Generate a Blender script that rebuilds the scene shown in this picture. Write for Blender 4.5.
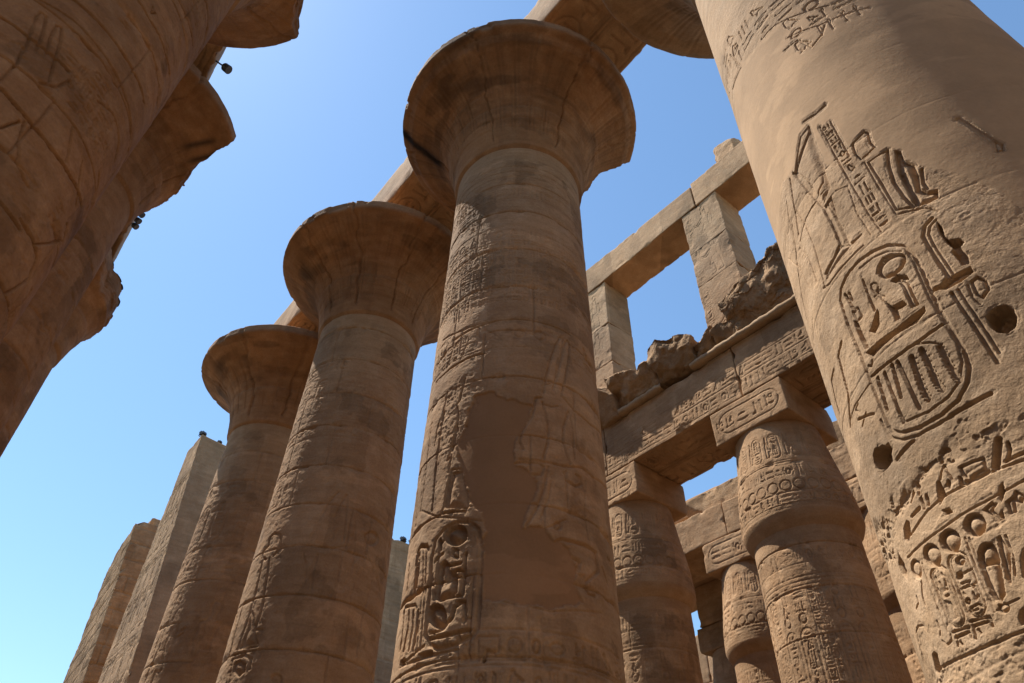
import bpy, math, random
import numpy as np
from mathutils import Matrix, Vector

for o in list(bpy.data.objects): bpy.data.objects.remove(o)
scene = bpy.context.scene
col = scene.collection
R = math.radians

# ------------------------------------------------------------------ camera
# the camera stands at the origin, 1.6 m above the court (z = -1.6); +X runs along the nave
F_PX, PITCH, ROLL, YAW = 711.505, 0.750083, 0.024304, 0.660872
fwd = Vector((math.cos(PITCH)*math.cos(YAW), -math.cos(PITCH)*math.sin(YAW), math.sin(PITCH)))
rgt = Vector((-math.sin(YAW), -math.cos(YAW), 0)); up = rgt.cross(fwd)
cr, sr = math.cos(ROLL), math.sin(ROLL)
r2 = rgt*cr + up*sr; u2 = -rgt*sr + up*cr
cam_d = bpy.data.cameras.new('camera'); cam = bpy.data.objects.new('camera', cam_d); col.objects.link(cam)
cam.matrix_world = Matrix(((r2.x, u2.x, -fwd.x, 0), (r2.y, u2.y, -fwd.y, 0), (r2.z, u2.z, -fwd.z, 0), (0, 0, 0, 1)))
cam_d.sensor_width = 36; cam_d.lens = F_PX/1024*36; cam_d.clip_end = 2000; cam_d.clip_start = .05
scene.camera = cam

# ------------------------------------------------------------------ light
SUN_AZ, SUN_EL = R(29), R(63)
sd = Vector((math.cos(SUN_EL)*math.cos(SUN_AZ), math.cos(SUN_EL)*math.sin(SUN_AZ), math.sin(SUN_EL)))
world = bpy.data.worlds.new('World'); scene.world = world; world.use_nodes = True
wn = world.node_tree; wn.nodes.clear()
sky = wn.nodes.new('ShaderNodeTexSky'); sky.sky_type = 'NISHITA'; sky.sun_disc = False
sky.sun_elevation = SUN_EL; sky.sun_rotation = math.pi/2 - SUN_AZ
sky.altitude = 80; sky.air_density = 1.3; sky.dust_density = .25; sky.ozone_density = 3.0
bg = wn.nodes.new('ShaderNodeBackground'); bg.inputs['Strength'].default_value = .110
wo = wn.nodes.new('ShaderNodeOutputWorld')
tint = wn.nodes.new('ShaderNodeMix'); tint.data_type = 'RGBA'; tint.blend_type = 'MULTIPLY'; tint.inputs[0].default_value = 1
tint.inputs[7].default_value = (.96, 1.09, 1.12, 1)
wn.links.new(sky.outputs[0], tint.inputs[6]); wn.links.new(tint.outputs[2], bg.inputs[0]); wn.links.new(bg.outputs[0], wo.inputs[0])
sun_d = bpy.data.lights.new('sun', 'SUN'); sun_d.energy = 5.0; sun_d.angle = R(.55); sun_d.color = (1, .955, .88)
sun = bpy.data.objects.new('sun', sun_d); col.objects.link(sun)
sun.rotation_euler = sd.to_track_quat('Z', 'Y').to_euler(); sun.location = (0, 0, 40)
vs = scene.view_settings; vs.view_transform = 'Standard'; vs.look = 'None'; vs.exposure = .70; vs.gamma = 1

GZ = -1.6
rng = random.Random(7)

# ------------------------------------------------------------------ noise
def _hash(ix, iy, seed):
    n = (ix*374761393 + iy*668265263 + seed*1274126177) & 0x7fffffff
    n = ((n ^ (n >> 13))*1274126177) & 0x7fffffff
    return ((n ^ (n >> 16)) & 0xffff)/65535.0
def noise2(x, y, seed=0):
    xi = np.floor(x).astype(np.int64); yi = np.floor(y).astype(np.int64)
    fx = x-xi; fy = y-yi; fx = fx*fx*(3-2*fx); fy = fy*fy*(3-2*fy)
    a = _hash(xi, yi, seed); b = _hash(xi+1, yi, seed); c = _hash(xi, yi+1, seed); d = _hash(xi+1, yi+1, seed)
    return (a*(1-fx)+b*fx)*(1-fy)+(c*(1-fx)+d*fx)*fy
def fbm2(x, y, seed=0, o=4, g=.5):
    s = 0; a = 1; t = 0
    for i in range(o):
        s = s + a*noise2(x*2**i+17.3*i, y*2**i+5.1*i, seed+i); t += a; a *= g
    return s/t*2-1
def noise3(p, seed=0):
    i = np.floor(p).astype(np.int64); f = p-i; f = f*f*(3-2*f); r = 0
    for dx in (0, 1):
        wx = f[:, 0] if dx else 1-f[:, 0]
        for dy in (0, 1):
            wy = f[:, 1] if dy else 1-f[:, 1]
            for dz in (0, 1):
                wz = f[:, 2] if dz else 1-f[:, 2]
                r = r+wx*wy*wz*_hash(i[:, 0]+dx+(i[:, 2]+dz)*7919, i[:, 1]+dy, seed)
    return r
def fbm3(p, seed=0, o=4, g=.5):
    s = 0; a = 1; t = 0
    for i in range(o):
        s = s+a*noise3(p*2**i+11.7*i, seed+i); t += a; a *= g
    return s/t*2-1
def sstep(x): x = np.clip(x, 0, 1); return x*x*(3-2*x)

# ------------------------------------------------------------------ materials
def stone_mat(name, c1, c2, c3, bump=.5, plk=((.80, .76, .72), (.95, .89, .82)), scale=1.0):
    m = bpy.data.materials.new(name); m.use_nodes = True; t = m.node_tree; N = t.nodes; L = t.links
    b = N['Principled BSDF']; b.inputs['Roughness'].default_value = .92
    b.inputs['Specular IOR Level'].default_value = .12
    geo = N.new('ShaderNodeNewGeometry')
    def nz(sc, det=4, rough=.55, vec=None, dist=0):
        n = N.new('ShaderNodeTexNoise'); n.inputs['Scale'].default_value = sc*scale; n.inputs['Detail'].default_value = det
        n.inputs['Roughness'].default_value = rough; n.inputs['Distortion'].default_value = dist
        L.new(vec or geo.outputs['Position'], n.inputs['Vector']); return n
    def ramp(fac, a, bb, ca, cb):
        r = N.new('ShaderNodeValToRGB'); r.color_ramp.elements[0].position = a; r.color_ramp.elements[1].position = bb
        r.color_ramp.elements[0].color = (*ca, 1); r.color_ramp.elements[1].color = (*cb, 1); L.new(fac, r.inputs[0]); return r.outputs[0]
    def mix(fac, a, bb, mode='MIX', f=None):
        x = N.new('ShaderNodeMix'); x.data_type = 'RGBA'; x.blend_type = mode
        if fac is not None: L.new(fac, x.inputs[0])
        else: x.inputs[0].default_value = f
        for v, k in ((a, 6), (bb, 7)):
            if isinstance(v, tuple): x.inputs[k].default_value = (*v, 1)
            else: L.new(v, x.inputs[k])
        return x.outputs[2]
    big = nz(.45, 5, .6, dist=.6); mid = nz(3.1, 6, .6); fine = nz(26, 4, .6)
    mp = N.new('ShaderNodeMapping'); mp.inputs['Scale'].default_value = (.8, .8, 5.5); L.new(geo.outputs['Position'], mp.inputs['Vector'])
    bed = nz(1.2, 5, .6, mp.outputs[0], .4)
    c = ramp(big.outputs[0], .36, .64, c1, c2)
    c = mix(ramp(mid.outputs[0], .45, .75, (0, 0, 0), (.75, .75, .75)), c, c3)
    c = mix(None, c, ramp(bed.outputs[0], .3, .7, (.80, .77, .74), (1.12, 1.1, 1.08)), 'MULTIPLY', .75)
    c = mix(None, c, ramp(fine.outputs[0], .25, .75, (.82, .82, .82), (1.12, 1.12, 1.12)), 'MULTIPLY', .8)
    # dirt and old staining (patches with a shape of their own)
    pat = nz(1.1, 6, .7, dist=1.0)
    c = mix(ramp(pat.outputs[0], .60, .74, (0, 0, 0), (.45, .45, .45)), c, tuple(v*.55 for v in c1))
    # lime plaster repairs and soot, from vertex attributes
    at = N.new('ShaderNodeAttribute'); at.attribute_name = 'plaster'
    pn = nz(1.6, 4, .6)
    pc = ramp(pn.outputs[0], .3, .7, tuple(v*k for v, k in zip(c1, plk[0])), tuple(v*k for v, k in zip(c1, plk[1])))
    pc = mix(None, pc, ramp(fine.outputs[0], .25, .75, (.93, .93, .93), (1.05, 1.05, 1.05)), 'MULTIPLY', .8)
    c = mix(at.outputs['Fac'], c, pc)
    tn = N.new('ShaderNodeAttribute'); tn.attribute_name = 'tone'
    t1 = N.new('ShaderNodeMath'); t1.operation = 'ADD'; L.new(tn.outputs['Fac'], t1.inputs[0]); t1.inputs[1].default_value = 1.0
    vm = N.new('ShaderNodeVectorMath'); vm.operation = 'SCALE'; L.new(c, vm.inputs[0]); L.new(t1.outputs[0], vm.inputs['Scale']); c = vm.outputs[0]
    st = N.new('ShaderNodeAttribute'); st.attribute_name = 'soot'
    c = mix(st.outputs['Fac'], c, (.035, .025, .02))
    L.new(c, b.inputs['Base Color'])
    # relief of the grain
    vor = N.new('ShaderNodeTexVoronoi'); vor.inputs['Scale'].default_value = 9*scale; L.new(geo.outputs['Position'], vor.inputs['Vector'])
    pit = ramp(vor.outputs['Distance'], .0, .22, (0, 0, 0), (1, 1, 1))
    g2 = nz(70, 3, .6); g1 = nz(14, 6, .65)
    h = N.new('ShaderNodeMath'); h.operation = 'MULTIPLY_ADD'; L.new(g2.outputs[0], h.inputs[0]); h.inputs[1].default_value = .25; L.new(g1.outputs[0], h.inputs[2])
    h2 = N.new('ShaderNodeMath'); h2.operation = 'MULTIPLY_ADD'; L.new(pit, h2.inputs[0]); h2.inputs[1].default_value = .25; L.new(h.outputs[0], h2.inputs[2])
    bp = N.new('ShaderNodeBump'); bp.inputs['Distance'].default_value = .022
    inv = N.new('ShaderNodeMath'); inv.operation = 'MULTIPLY_ADD'; L.new(at.outputs['Fac'], inv.inputs[0]); inv.inputs[1].default_value = -bump*.72; inv.inputs[2].default_value = bump
    L.new(inv.outputs[0], bp.inputs['Strength'])
    L.new(h2.outputs[0], bp.inputs['Height']); L.new(bp.outputs[0], b.inputs['Normal'])
    return m
SAND = stone_mat('sandstone', (.435, .275, .155), (.362, .218, .118), (.48, .327, .200), .6, ((.68, .60, .54), (.80, .70, .63)))  # redder than the pale stone, putting the warmth of shade into its colour
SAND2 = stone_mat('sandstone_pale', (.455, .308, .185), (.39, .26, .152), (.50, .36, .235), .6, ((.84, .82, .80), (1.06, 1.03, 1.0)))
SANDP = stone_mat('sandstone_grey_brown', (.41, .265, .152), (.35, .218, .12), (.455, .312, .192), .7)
SAND_SHADED = stone_mat('sandstone_red_shaded', (.345, .186, .090), (.285, .150, .073), (.405, .243, .134), .6)  # shaded left columns and bell undersides: shade reddened and darkened into the colour
RUB = stone_mat('broken_sandstone', (.37, .235, .13), (.30, .185, .10), (.45, .31, .19), 1.0)
def plain(name, c, rough=.5, metal=0):
    m = bpy.data.materials.new(name); m.use_nodes = True; b = m.node_tree.nodes['Principled BSDF']
    n = m.node_tree.nodes.new('ShaderNodeTexNoise'); n.inputs['Scale'].default_value = 40
    r = m.node_tree.nodes.new('ShaderNodeValToRGB'); r.color_ramp.elements[0].color = (*[v*.7 for v in c], 1); r.color_ramp.elements[1].color = (*[v*1.2 for v in c], 1)
    m.node_tree.links.new(n.outputs[0], r.inputs[0]); m.node_tree.links.new(r.outputs[0], b.inputs['Base Color'])
    b.inputs['Roughness'].default_value = rough; b.inputs['Metallic'].default_value = metal; return m
LAMP = plain('dark_painted_metal', (.03, .032, .036), .45, .3)
GLASS = plain('lamp_glass', (.10, .11, .12), .12)
GROUND = stone_mat('dusty_ground', (.20, .15, .10), (.17, .125, .08), (.23, .175, .12), .6)  # darkened in place of column shade on the court, to cut its bounce

# ------------------------------------------------------------------ object helpers
def mesh_obj(name, V, Fq, mat, parent=None, attrs=None, smooth=True):
    me = bpy.data.meshes.new(name)
    V = np.ascontiguousarray(V, np.float32); Fq = np.ascontiguousarray(Fq, np.int32)
    me.vertices.add(len(V)); me.vertices.foreach_set('co', V.ravel())
    k = Fq.shape[1]; me.loops.add(Fq.size); me.loops.foreach_set('vertex_index', Fq.ravel())
    me.polygons.add(len(Fq)); me.polygons.foreach_set('loop_start', np.arange(0, Fq.size, k, dtype=np.int32))
    me.polygons.foreach_set('loop_total', np.full(len(Fq), k, np.int32))
    if smooth: me.polygons.foreach_set('use_smooth', np.ones(len(Fq), bool))
    for an, av in (attrs or {}).items():
        a = me.attributes.new(an, 'FLOAT', 'POINT'); a.data.foreach_set('value', np.ascontiguousarray(av, np.float32).ravel())
    me.update(calc_edges=True); me.materials.append(mat)
    o = bpy.data.objects.new(name, me); col.objects.link(o)
    if parent is not None: o.parent = parent
    return o
def tag(o, label, cat, group=None, kind=None):
    if label: o['label'] = label
    if cat: o['category'] = cat
    if group: o['group'] = group
    o['kind'] = kind or 'thing'
    return o
def thing(name, loc, label, cat, group=None):
    o = bpy.data.objects.new(name, None); col.objects.link(o); o.location = loc; o.empty_display_size = .3
    return tag(o, label, cat, group)

# ------------------------------------------------------------------ sunk relief on a surface patch
GL = {
 'reed': [('s', [(.5, 0), (.5, .98)], .10), ('s', [(.5, .95), (.75, .8), (.72, .4), (.5, .35)], .08)],
 'water': [('s', [(0, .5), (.12, .62), (.25, .42), (.38, .62), (.5, .42), (.62, .62), (.75, .42), (.88, .62), (1, .45)], .12)],
 'sun': [('c', (.5, .5, .34), .14)],
 'disc': [('p', [(.5+.32*math.cos(t*.523), .5+.32*math.sin(t*.523)) for t in range(12)], .2)],
 'mouth': [('s', [(0, .5), (.25, .66), (.5, .70), (.75, .66), (1, .5), (.75, .38), (.5, .34), (.25, .38), (0, .5)], .09)],
 'ankh': [('s', [(.5, 0), (.5, .55), (.35, .75), (.40, .95), (.5, 1), (.60, .95), (.65, .75), (.5, .55)], .10), ('s', [(.22, .52), (.78, .52)], .11)],
 'bird': [('p', [(.1, .95), (.25, 1), (.38, .88), (.40, .72), (.62, .55), (.95, .12), (.85, .1), (.62, .25), (.5, .2), (.48, 0), (.38, 0), (.38, .22), (.22, .35), (.15, .6), (.18, .8)], .16)],
 'owl': [('p', [(.2, .98), (.52, .98), (.55, .75), (.75, .45), (.9, .08), (.7, .15), (.55, .1), (.55, 0), (.3, 0), (.35, .12), (.2, .35), (.18, .7)], .18)],
 'basket': [('p', [(0, .55), (1, .55), (.88, .32), (.65, .2), (.35, .2), (.12, .32)], .2)],
 'loaf': [('p', [(.2, .3), (.8, .3), (.72, .55), (.5, .66), (.28, .55)], .16)],
 'viper': [('s', [(.02, .62), (.1, .5), (.3, .42), (.5, .52), (.7, .42), (1, .36)], .12), ('s', [(.05, .75), (.1, .55)], .06)],
 'man': [('p', [(.4, 1), (.55, .97), (.56, .82), (.7, .7), (.9, .55), (.85, .48), (.65, .58), (.62, .35), (.9, .3), (.92, .05), (.2, .02), (.22, .3), (.3, .65), (.36, .8)], .16)],
 'scepter': [('s', [(.42, 0), (.42, .8), (.6, .95), (.68, .86)], .09), ('s', [(.42, .8), (.3, .9)], .08), ('s', [(.3, 0), (.42, .06), (.52, 0)], .07)],
 'djed': [('s', [(.5, 0), (.5, 1)], .16), ('s', [(.25, .62), (.75, .62)], .07), ('s', [(.25, .74), (.75, .74)], .07), ('s', [(.25, .86), (.75, .86)], .07), ('s', [(.3, .03), (.7, .03)], .08)],
 'house': [('s', [(.05, .2), (.05, .8), (.95, .8), (.95, .2), (.65, .2)], .10)],
 'eye': [('s', [(0, .5), (.25, .68), (.6, .68), (1, .5), (.6, .36), (.25, .36), (0, .5)], .07), ('c', (.48, .52, .10), .1)],
 'leg': [('p', [(.3, 1), (.55, 1), (.52, .5), (.5, .2), (.9, .12), (.9, 0), (.25, 0), (.32, .5)], .14)],
 'arm': [('s', [(0, .4), (.6, .45), (.75, .6), (1, .55)], .11), ('s', [(0, .4), (0, .6)], .1)],
 'scarab': [('p', [(.5+.24*math.cos(t*.523), .45+.36*math.sin(t*.523)) for t in range(12)], .2), ('s', [(.2, .9), (.1, .6), (.25, .5)], .06), ('s', [(.8, .9), (.9, .6), (.75, .5)], .06), ('s', [(.2, .05), (.12, .3)], .06), ('s', [(.8, .05), (.88, .3)], .06)],
 'strokes': [('s', [(.2, .15), (.2, .8)], .11), ('s', [(.5, .15), (.5, .8)], .11), ('s', [(.8, .15), (.8, .8)], .11)],
 'sedge': [('s', [(.5, 0), (.5, .95)], .09), ('s', [(.5, .6), (.8, .9)], .07), ('s', [(.5, .45), (.2, .75)], .07), ('s', [(.3, .02), (.7, .02)], .08)],
 'board': [('s', [(0, .4), (1, .4)], .16), ('s', [(.1, .48), (.1, .62)], .08), ('s', [(.3, .48), (.3, .62)], .08), ('s', [(.5, .48), (.5, .62)], .08), ('s', [(.7, .48), (.7, .62)], .08), ('s', [(.9, .48), (.9, .62)], .08)],
 'feather': [('p', [(.42, 0), (.55, 0), (.58, .6), (.74, .75), (.7, .95), (.5, 1), (.38, .8)], .12)],
 'god': [('p', [(.38, 1), (.52, .98), (.58, .84), (.5, .76), (.66, .62), (.72, .44), (.95, .42), (.95, .3), (.72, .28), (.72, .02), (.3, .02), (.26, .5), (.34, .74)], .16)],
}
WIDE = ['water', 'mouth', 'basket', 'viper', 'arm', 'board', 'eye', 'loaf']
TALL = ['reed', 'ankh', 'scepter', 'djed', 'sedge', 'feather', 'leg']
BOX = ['sun', 'bird', 'owl', 'man', 'house', 'scarab', 'strokes', 'god', 'disc']

class Relief:
    def __init__(s, u0, u1, z0, z1, du, seed=0):
        s.nu = int((u1-u0)/du)+1; s.nz = int((z1-z0)/du)+1
        s.u = np.linspace(u0, u1, s.nu); s.z = np.linspace(z0, z1, s.nz); s.du = du
        s.tone = np.zeros((s.nz, s.nu)); s.h = np.zeros((s.nz, s.nu)); s.pl = np.zeros((s.nz, s.nu)); s.ro = np.zeros((s.nz, s.nu)); s.soot = np.zeros((s.nz, s.nu))
        s.seed = seed; s.r = random.Random(seed); s.keep = None; s.soft = max(.0065, du*1.1); s.bk = 1.0
    def regrid(s, zs):
        s.z = zs; s.nz = len(zs)
        for k in ('h', 'pl', 'ro', 'soot', 'tone'): setattr(s, k, np.zeros((s.nz, s.nu)))
    def win(s, x0, x1, y0, y1):
        i0, i1 = np.searchsorted(s.u, [x0, x1]); j0, j1 = np.searchsorted(s.z, [y0, y1])
        if i1-i0 < 1 or j1-j0 < 1: return None
        return slice(j0, j1), slice(i0, i1), s.u[None, i0:i1], s.z[j0:j1, None]
    def segd(s, pts, U, Z):
        D = None
        for (ax, ay), (bx, by) in zip(pts[:-1], pts[1:]):
            dx, dy = bx-ax, by-ay; l = dx*dx+dy*dy+1e-12
            t = np.clip(((U-ax)*dx+(Z-ay)*dy)/l, 0, 1)
            d = (U-ax-t*dx)**2+(Z-ay-t*dy)**2
            D = d if D is None else np.minimum(D, d)
        return np.sqrt(D)
    def stroke(s, pts, w, d):
        xs = [p[0] for p in pts]; ys = [p[1] for p in pts]; p = w/2+s.soft*2
        W = s.win(min(xs)-p, max(xs)+p, min(ys)-p, max(ys)+p)
        if not W: return
        J, I, U, Z = W
        D = s.segd(pts, U, Z)
        s.h[J, I] = np.minimum(s.h[J, I], -d*sstep((w/2-D)/s.soft+.5))
    def inside(s, pts, U, Z):
        ins = np.zeros(np.broadcast(U, Z).shape, bool)
        for (ax, ay), (bx, by) in zip(pts, pts[1:]+pts[:1]):
            if ay == by: continue
            ins ^= ((ay > Z) != (by > Z)) & (U < (bx-ax)*(Z-ay)/(by-ay)+ax)
        return ins
    def sdf(s, pts, U, Z):
        return np.where(s.inside(pts, U, Z), 1, -1)*s.segd(pts+pts[:1], U, Z)
    def poly(s, pts, d, bulge=0):
        xs = [p[0] for p in pts]; ys = [p[1] for p in pts]; p = s.soft*2
        W = s.win(min(xs)-p, max(xs)+p, min(ys)-p, max(ys)+p)
        if not W: return
        J, I, U, Z = W
        D = s.sdf(pts, U, Z); k = d*sstep(D/s.soft+.5)
        if bulge > 0: k = k*(1-.92*sstep((D-s.soft)/(bulge*s.bk))**.8)
        else: k = k*(1+.35*fbm2(U*14+0*Z, Z*14+0*U, s.seed+3, 3))
        s.h[J, I] = np.minimum(s.h[J, I], -k)
    def mask(s, pts, arr, soft, wob=.05, seed=1, val=1):
        xs = [p[0] for p in pts]; ys = [p[1] for p in pts]; p = soft+wob*2
        W = s.win(min(xs)-p, max(xs)+p, min(ys)-p, max(ys)+p)
        if not W: return
        J, I, U, Z = W
        D = s.sdf(pts, U, Z)+wob*fbm2(U*6+0*Z, Z*6+0*U, s.seed+seed, 4)
        arr[J, I] = np.maximum(arr[J, I], val*sstep(D/soft+.5))
    def glyph(s, k, x, y, w, h, d=.02, bold=1.0):
        m = min(w, h)
        for g in GL[k]:
            if g[0] == 's': s.stroke([(x+a*w, y+b*h) for a, b in g[1]], max(g[2]*m*bold, s.du*1.3), d)
            elif g[0] == 'c':
                cx, cy, r = g[1]; r = r*m
                s.stroke([(x+cx*w+r*math.cos(t*.419), y+cy*h+r*math.sin(t*.419)) for t in range(16)], max(g[2]*m*bold, s.du*1.3), d)
            else: s.poly([(x+a*w, y+b*h) for a, b in g[1]], d*1.3, g[2]*m)
    def cell(s, x, y, w, h, d, bold=1):
        q = s.r.random()
        if q < .35:
            s.glyph(s.r.choice(BOX), x, y, w, h, d, bold)
        elif q < .65:
            for i in range(2): s.glyph(s.r.choice(WIDE), x+.04*w, y+h*(.5*i), w*.92, h*.48, d, bold)
        elif q < .85:
            n = s.r.choice([2, 2, 3])
            for i in range(n): s.glyph(s.r.choice(TALL), x+w*i/n, y, w/n*.95, h, d, bold)
        else:
            s.glyph(s.r.choice(BOX), x, y+.42*h, w*.55, h*.56, d, bold); s.glyph(s.r.choice(TALL), x+.55*w, y+.1*h, w*.42, h*.85, d, bold); s.glyph(s.r.choice(WIDE), x, y, w*.6, h*.4, d, bold)
    def row(s, u0, u1, z0, z1, d=.018, lines=True, gap=.12, bold=1):
        h = (z1-z0)*.80; y = z0+(z1-z0)*.10; x = u0
        while x < u1:
            w = h*s.r.uniform(.5, 1.15); s.cell(x, y+h*s.r.uniform(-.04, .04), w, h*s.r.uniform(.85, 1.04), d*s.r.uniform(.6, 1.2), bold*s.r.uniform(.7, 1.1)); x += w*(1+gap*s.r.uniform(.4, 2))
        if lines:
            for zz in (z0, z1): s.stroke([(u0, zz), (u1, zz)], max(.016, s.du*1.3), d*.7)
    def column(s, u0, u1, z0, z1, d=.018, lines=True):
        w = (u1-u0)*.80; x = u0+(u1-u0)*.10; y = z1
        while y > z0+w*.4:
            h = min(w*s.r.uniform(.6, 1.0), y-z0); y -= h*1.12; s.cell(x, max(y, z0), w, h, d)
        if lines:
            for uu in (u0, u1): s.stroke([(uu, z0), (uu, z1)], max(.016, s.du*1.3), d*.7)
    def cart(s, uc, z0, z1, w, d=.022, glyphs=True, base=True):
        r = w/2; P = [(uc+r*math.cos(a), z1-r+r*math.sin(a)) for a in np.linspace(0, math.pi, 9)]+[(uc+r*math.cos(a), z0+r+r*math.sin(a)) for a in np.linspace(math.pi, 2*math.pi, 9)]
        s.stroke(P+P[:1], max(.02, s.du*1.4, w*.06), d)
        if w > .3:
            k = .84; Q = [(uc+(p[0]-uc)*k, z0+r+(p[1]-z0-r)*k if p[1] < z0+r else (z1-r+(p[1]-z1+r)*k if p[1] > z1-r else p[1])) for p in P]
            s.stroke(Q+Q[:1], max(.014, s.du), d*.6)
        if base: s.stroke([(uc-r, z0-.05*w), (uc+r, z0-.05*w)], max(.025, w*.08), d)
        if glyphs: s.column(uc-r*.72, uc+r*.72, z0+r*.35, z1-r*.3, d*.9, False)
    def hcart(s, u0, u1, z0, z1, d=.02):
        r = (z1-z0)/2; zc = (z0+z1)/2
        P = [(u1-r+r*math.cos(a), zc+r*math.sin(a)) for a in np.linspace(-math.pi/2, math.pi/2, 9)]+[(u0+r+r*math.cos(a), zc+r*math.sin(a)) for a in np.linspace(math.pi/2, 1.5*math.pi, 9)]
        s.stroke(P+P[:1], max(.022, s.du*1.4), d); s.row(u0+r*.45, u1-r*.5, z0+r*.25, z1-r*.25, d, False)
    def figure(s, x, z, w, h, d=.02, flip=1):
        def q(pts): return [(x+flip*a*w, z+b*h) for a, b in pts]
        lw = max(.022, s.du*1.3)
        s.stroke(q([(-.12, .80), (-.15, .74), (-.34, .72), (-.38, .55), (-.30, .42)]), lw, d)
        s.stroke(q([(-.20, .70), (-.14, .55), (-.16, .48), (-.22, .36), (-.30, .03), (-.02, .03)]), lw, d)
        s.stroke(q([(.18, .70), (.10, .55), (.12, .48), (.30, .30), (.22, .28), (.10, .30), (.06, .04), (.30, .02)]), lw, d)
        s.stroke(q([(.10, .73), (.24, .70), (.44, .62), (.60, .66)]), lw, d); s.stroke(q([(.14, .66), (.38, .57), (.58, .61)]), lw, d)
        s.stroke(q([(-.12, .80), (-.14, .88), (-.04, .92), (.08, .90), (.12, .85), (.06, .80), (.05, .75)]), lw, d)
        s.stroke(q([(-.10, .91), (-.12, 1.0), (.0, 1.08), (.10, 1.0), (.08, .91)]), lw, d)
        s.stroke(q([(-.16, .48), (.12, .48)]), lw, d*.8)
    def wear(s, amp=.5, sc=1.3, lo=.35):
        U, Z = np.meshgrid(s.u, s.z)
        s.h *= np.clip(lo+(1-lo)*sstep((fbm2(U*sc, Z*sc, s.seed+21, 4)+amp)/.6), 0, 1)
    def finish(s, joints=(), jd=.02, grain=.006, vj=True, plaster_depth=.010, rough_amp=.05, chip=.03, flake=.006):
        U, Z = np.meshgrid(s.u, s.z)
        keep = 1-s.pl
        base = .012*fbm2(U*.9, Z*.9, s.seed+31, 3)
        g = grain*fbm2(U*5, Z*7, s.seed+41, 5, .6)
        h = s.h*(keep*.98+.02)+g*(.25+.75*keep)+base
        jn = fbm2(U*1.7, Z*.6, s.seed+51, 3)
        for zj in joints:
            zz = zj+.022*fbm2(U*1.3, 0*Z+zj*3.7, s.seed+61, 4)
            dj = np.abs(Z-zz); A = sstep((fbm2(U*.9, 0*U+zj*5.3, s.seed+71, 3)+.65)/.5)
            wj = .010+.022*sstep(fbm2(U*4, 0*U+zj*2, s.seed+72, 3)*1.6)
            h -= jd*A*np.exp(-(dj/wj)**2)*(.15+.85*keep)
            ch = sstep((fbm2(U*3, Z*3, s.seed+81, 4)-.12)/.3)*np.exp(-(dj/.09)**2)
            h -= chip*ch*keep
        if vj and len(joints) > 1:
            js = sorted(joints)
            for a, b in zip(js[:-1], js[1:]):
                for k in range(2):
                    u = s.r.uniform(s.u[0], s.u[-1]); s2 = .012*fbm2(0*Z+u, Z*3, s.seed+91, 3)
                    m = sstep((Z-a)/.02)*sstep((b-Z)/.02)
                    h -= jd*.8*np.exp(-((U-u-s2)/.012)**2)*m*keep
        # shallow flakes with crisp edges, and bruised edges along the cuts
        f1 = fbm2(U*1.9, Z*2.3, s.seed+131, 6, .58); f2 = fbm2(U*4.3, Z*5.1, s.seed+133, 5, .6)
        fl = .8*sstep((f1-.17)/.022)+.5*sstep((f2-.19)/.03)
        fl2 = np.minimum(h, 0); h = h*(1-.3*np.minimum(fl, 1)*keep)-flake*fl*keep
        if flake > 0:
            nr = np.clip(-s.h/.008, 0, 1)
            for _ in range(4): nr = np.maximum.reduce([nr, np.roll(nr, 1, 0), np.roll(nr, -1, 0), np.roll(nr, 1, 1), np.roll(nr, -1, 1)])
            f3 = fbm2(U*9, Z*10, s.seed+137, 4, .6)
            h -= flake*1.1*sstep((f3-.12)/.06)*nr*keep
            h -= flake*.45*sstep((fbm2(U*21, Z*23, s.seed+139, 3)-.22)/.1)*keep
        rn = fbm2(U*7, Z*8, s.seed+101, 5, .62); rn2 = fbm2(U*2.6, Z*2.6, s.seed+103, 3)
        cr1 = fbm2(U*5.5, Z*6.5, s.seed+107, 4, .55); cr2 = fbm2(U*13, Z*15, s.seed+109, 4, .55)
        rg = .45*rn-.9*sstep((cr1-.06)/.07)-.55*sstep((cr2-.05)/.10)+.4*rn2
        h = h*(1-.25*s.ro)+s.ro*rough_amp*(rg+.1)
        h -= plaster_depth*s.pl
        # blocks and patches of differently coloured stone
        zj = np.array(sorted(joints)) if len(joints) else np.array([0.])
        wz = Z+.02*fbm2(U*2, Z*2, s.seed+121, 2); di = np.searchsorted(zj, wz)
        ub = np.floor(U*.55+_hash(di, di*0+3, s.seed)*4+.03*fbm2(U*3, Z*3, s.seed+122, 2)).astype(np.int64)
        s.tone = .26*(_hash(ub, di, s.seed+7)-.5) if len(joints) > 1 else 0*h
        pa = fbm2(U*1.1+3, Z*1.3, s.seed+123, 5, .55); pb = fbm2(U*.8+9, Z*1.9, s.seed+124, 5, .6)
        s.tone = s.tone*(1-.8*s.pl)-.20*sstep((pa-.16)/.10)*(1-s.pl)+.16*sstep((pb-.2)/.12)
        s.H = h
        return h

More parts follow.
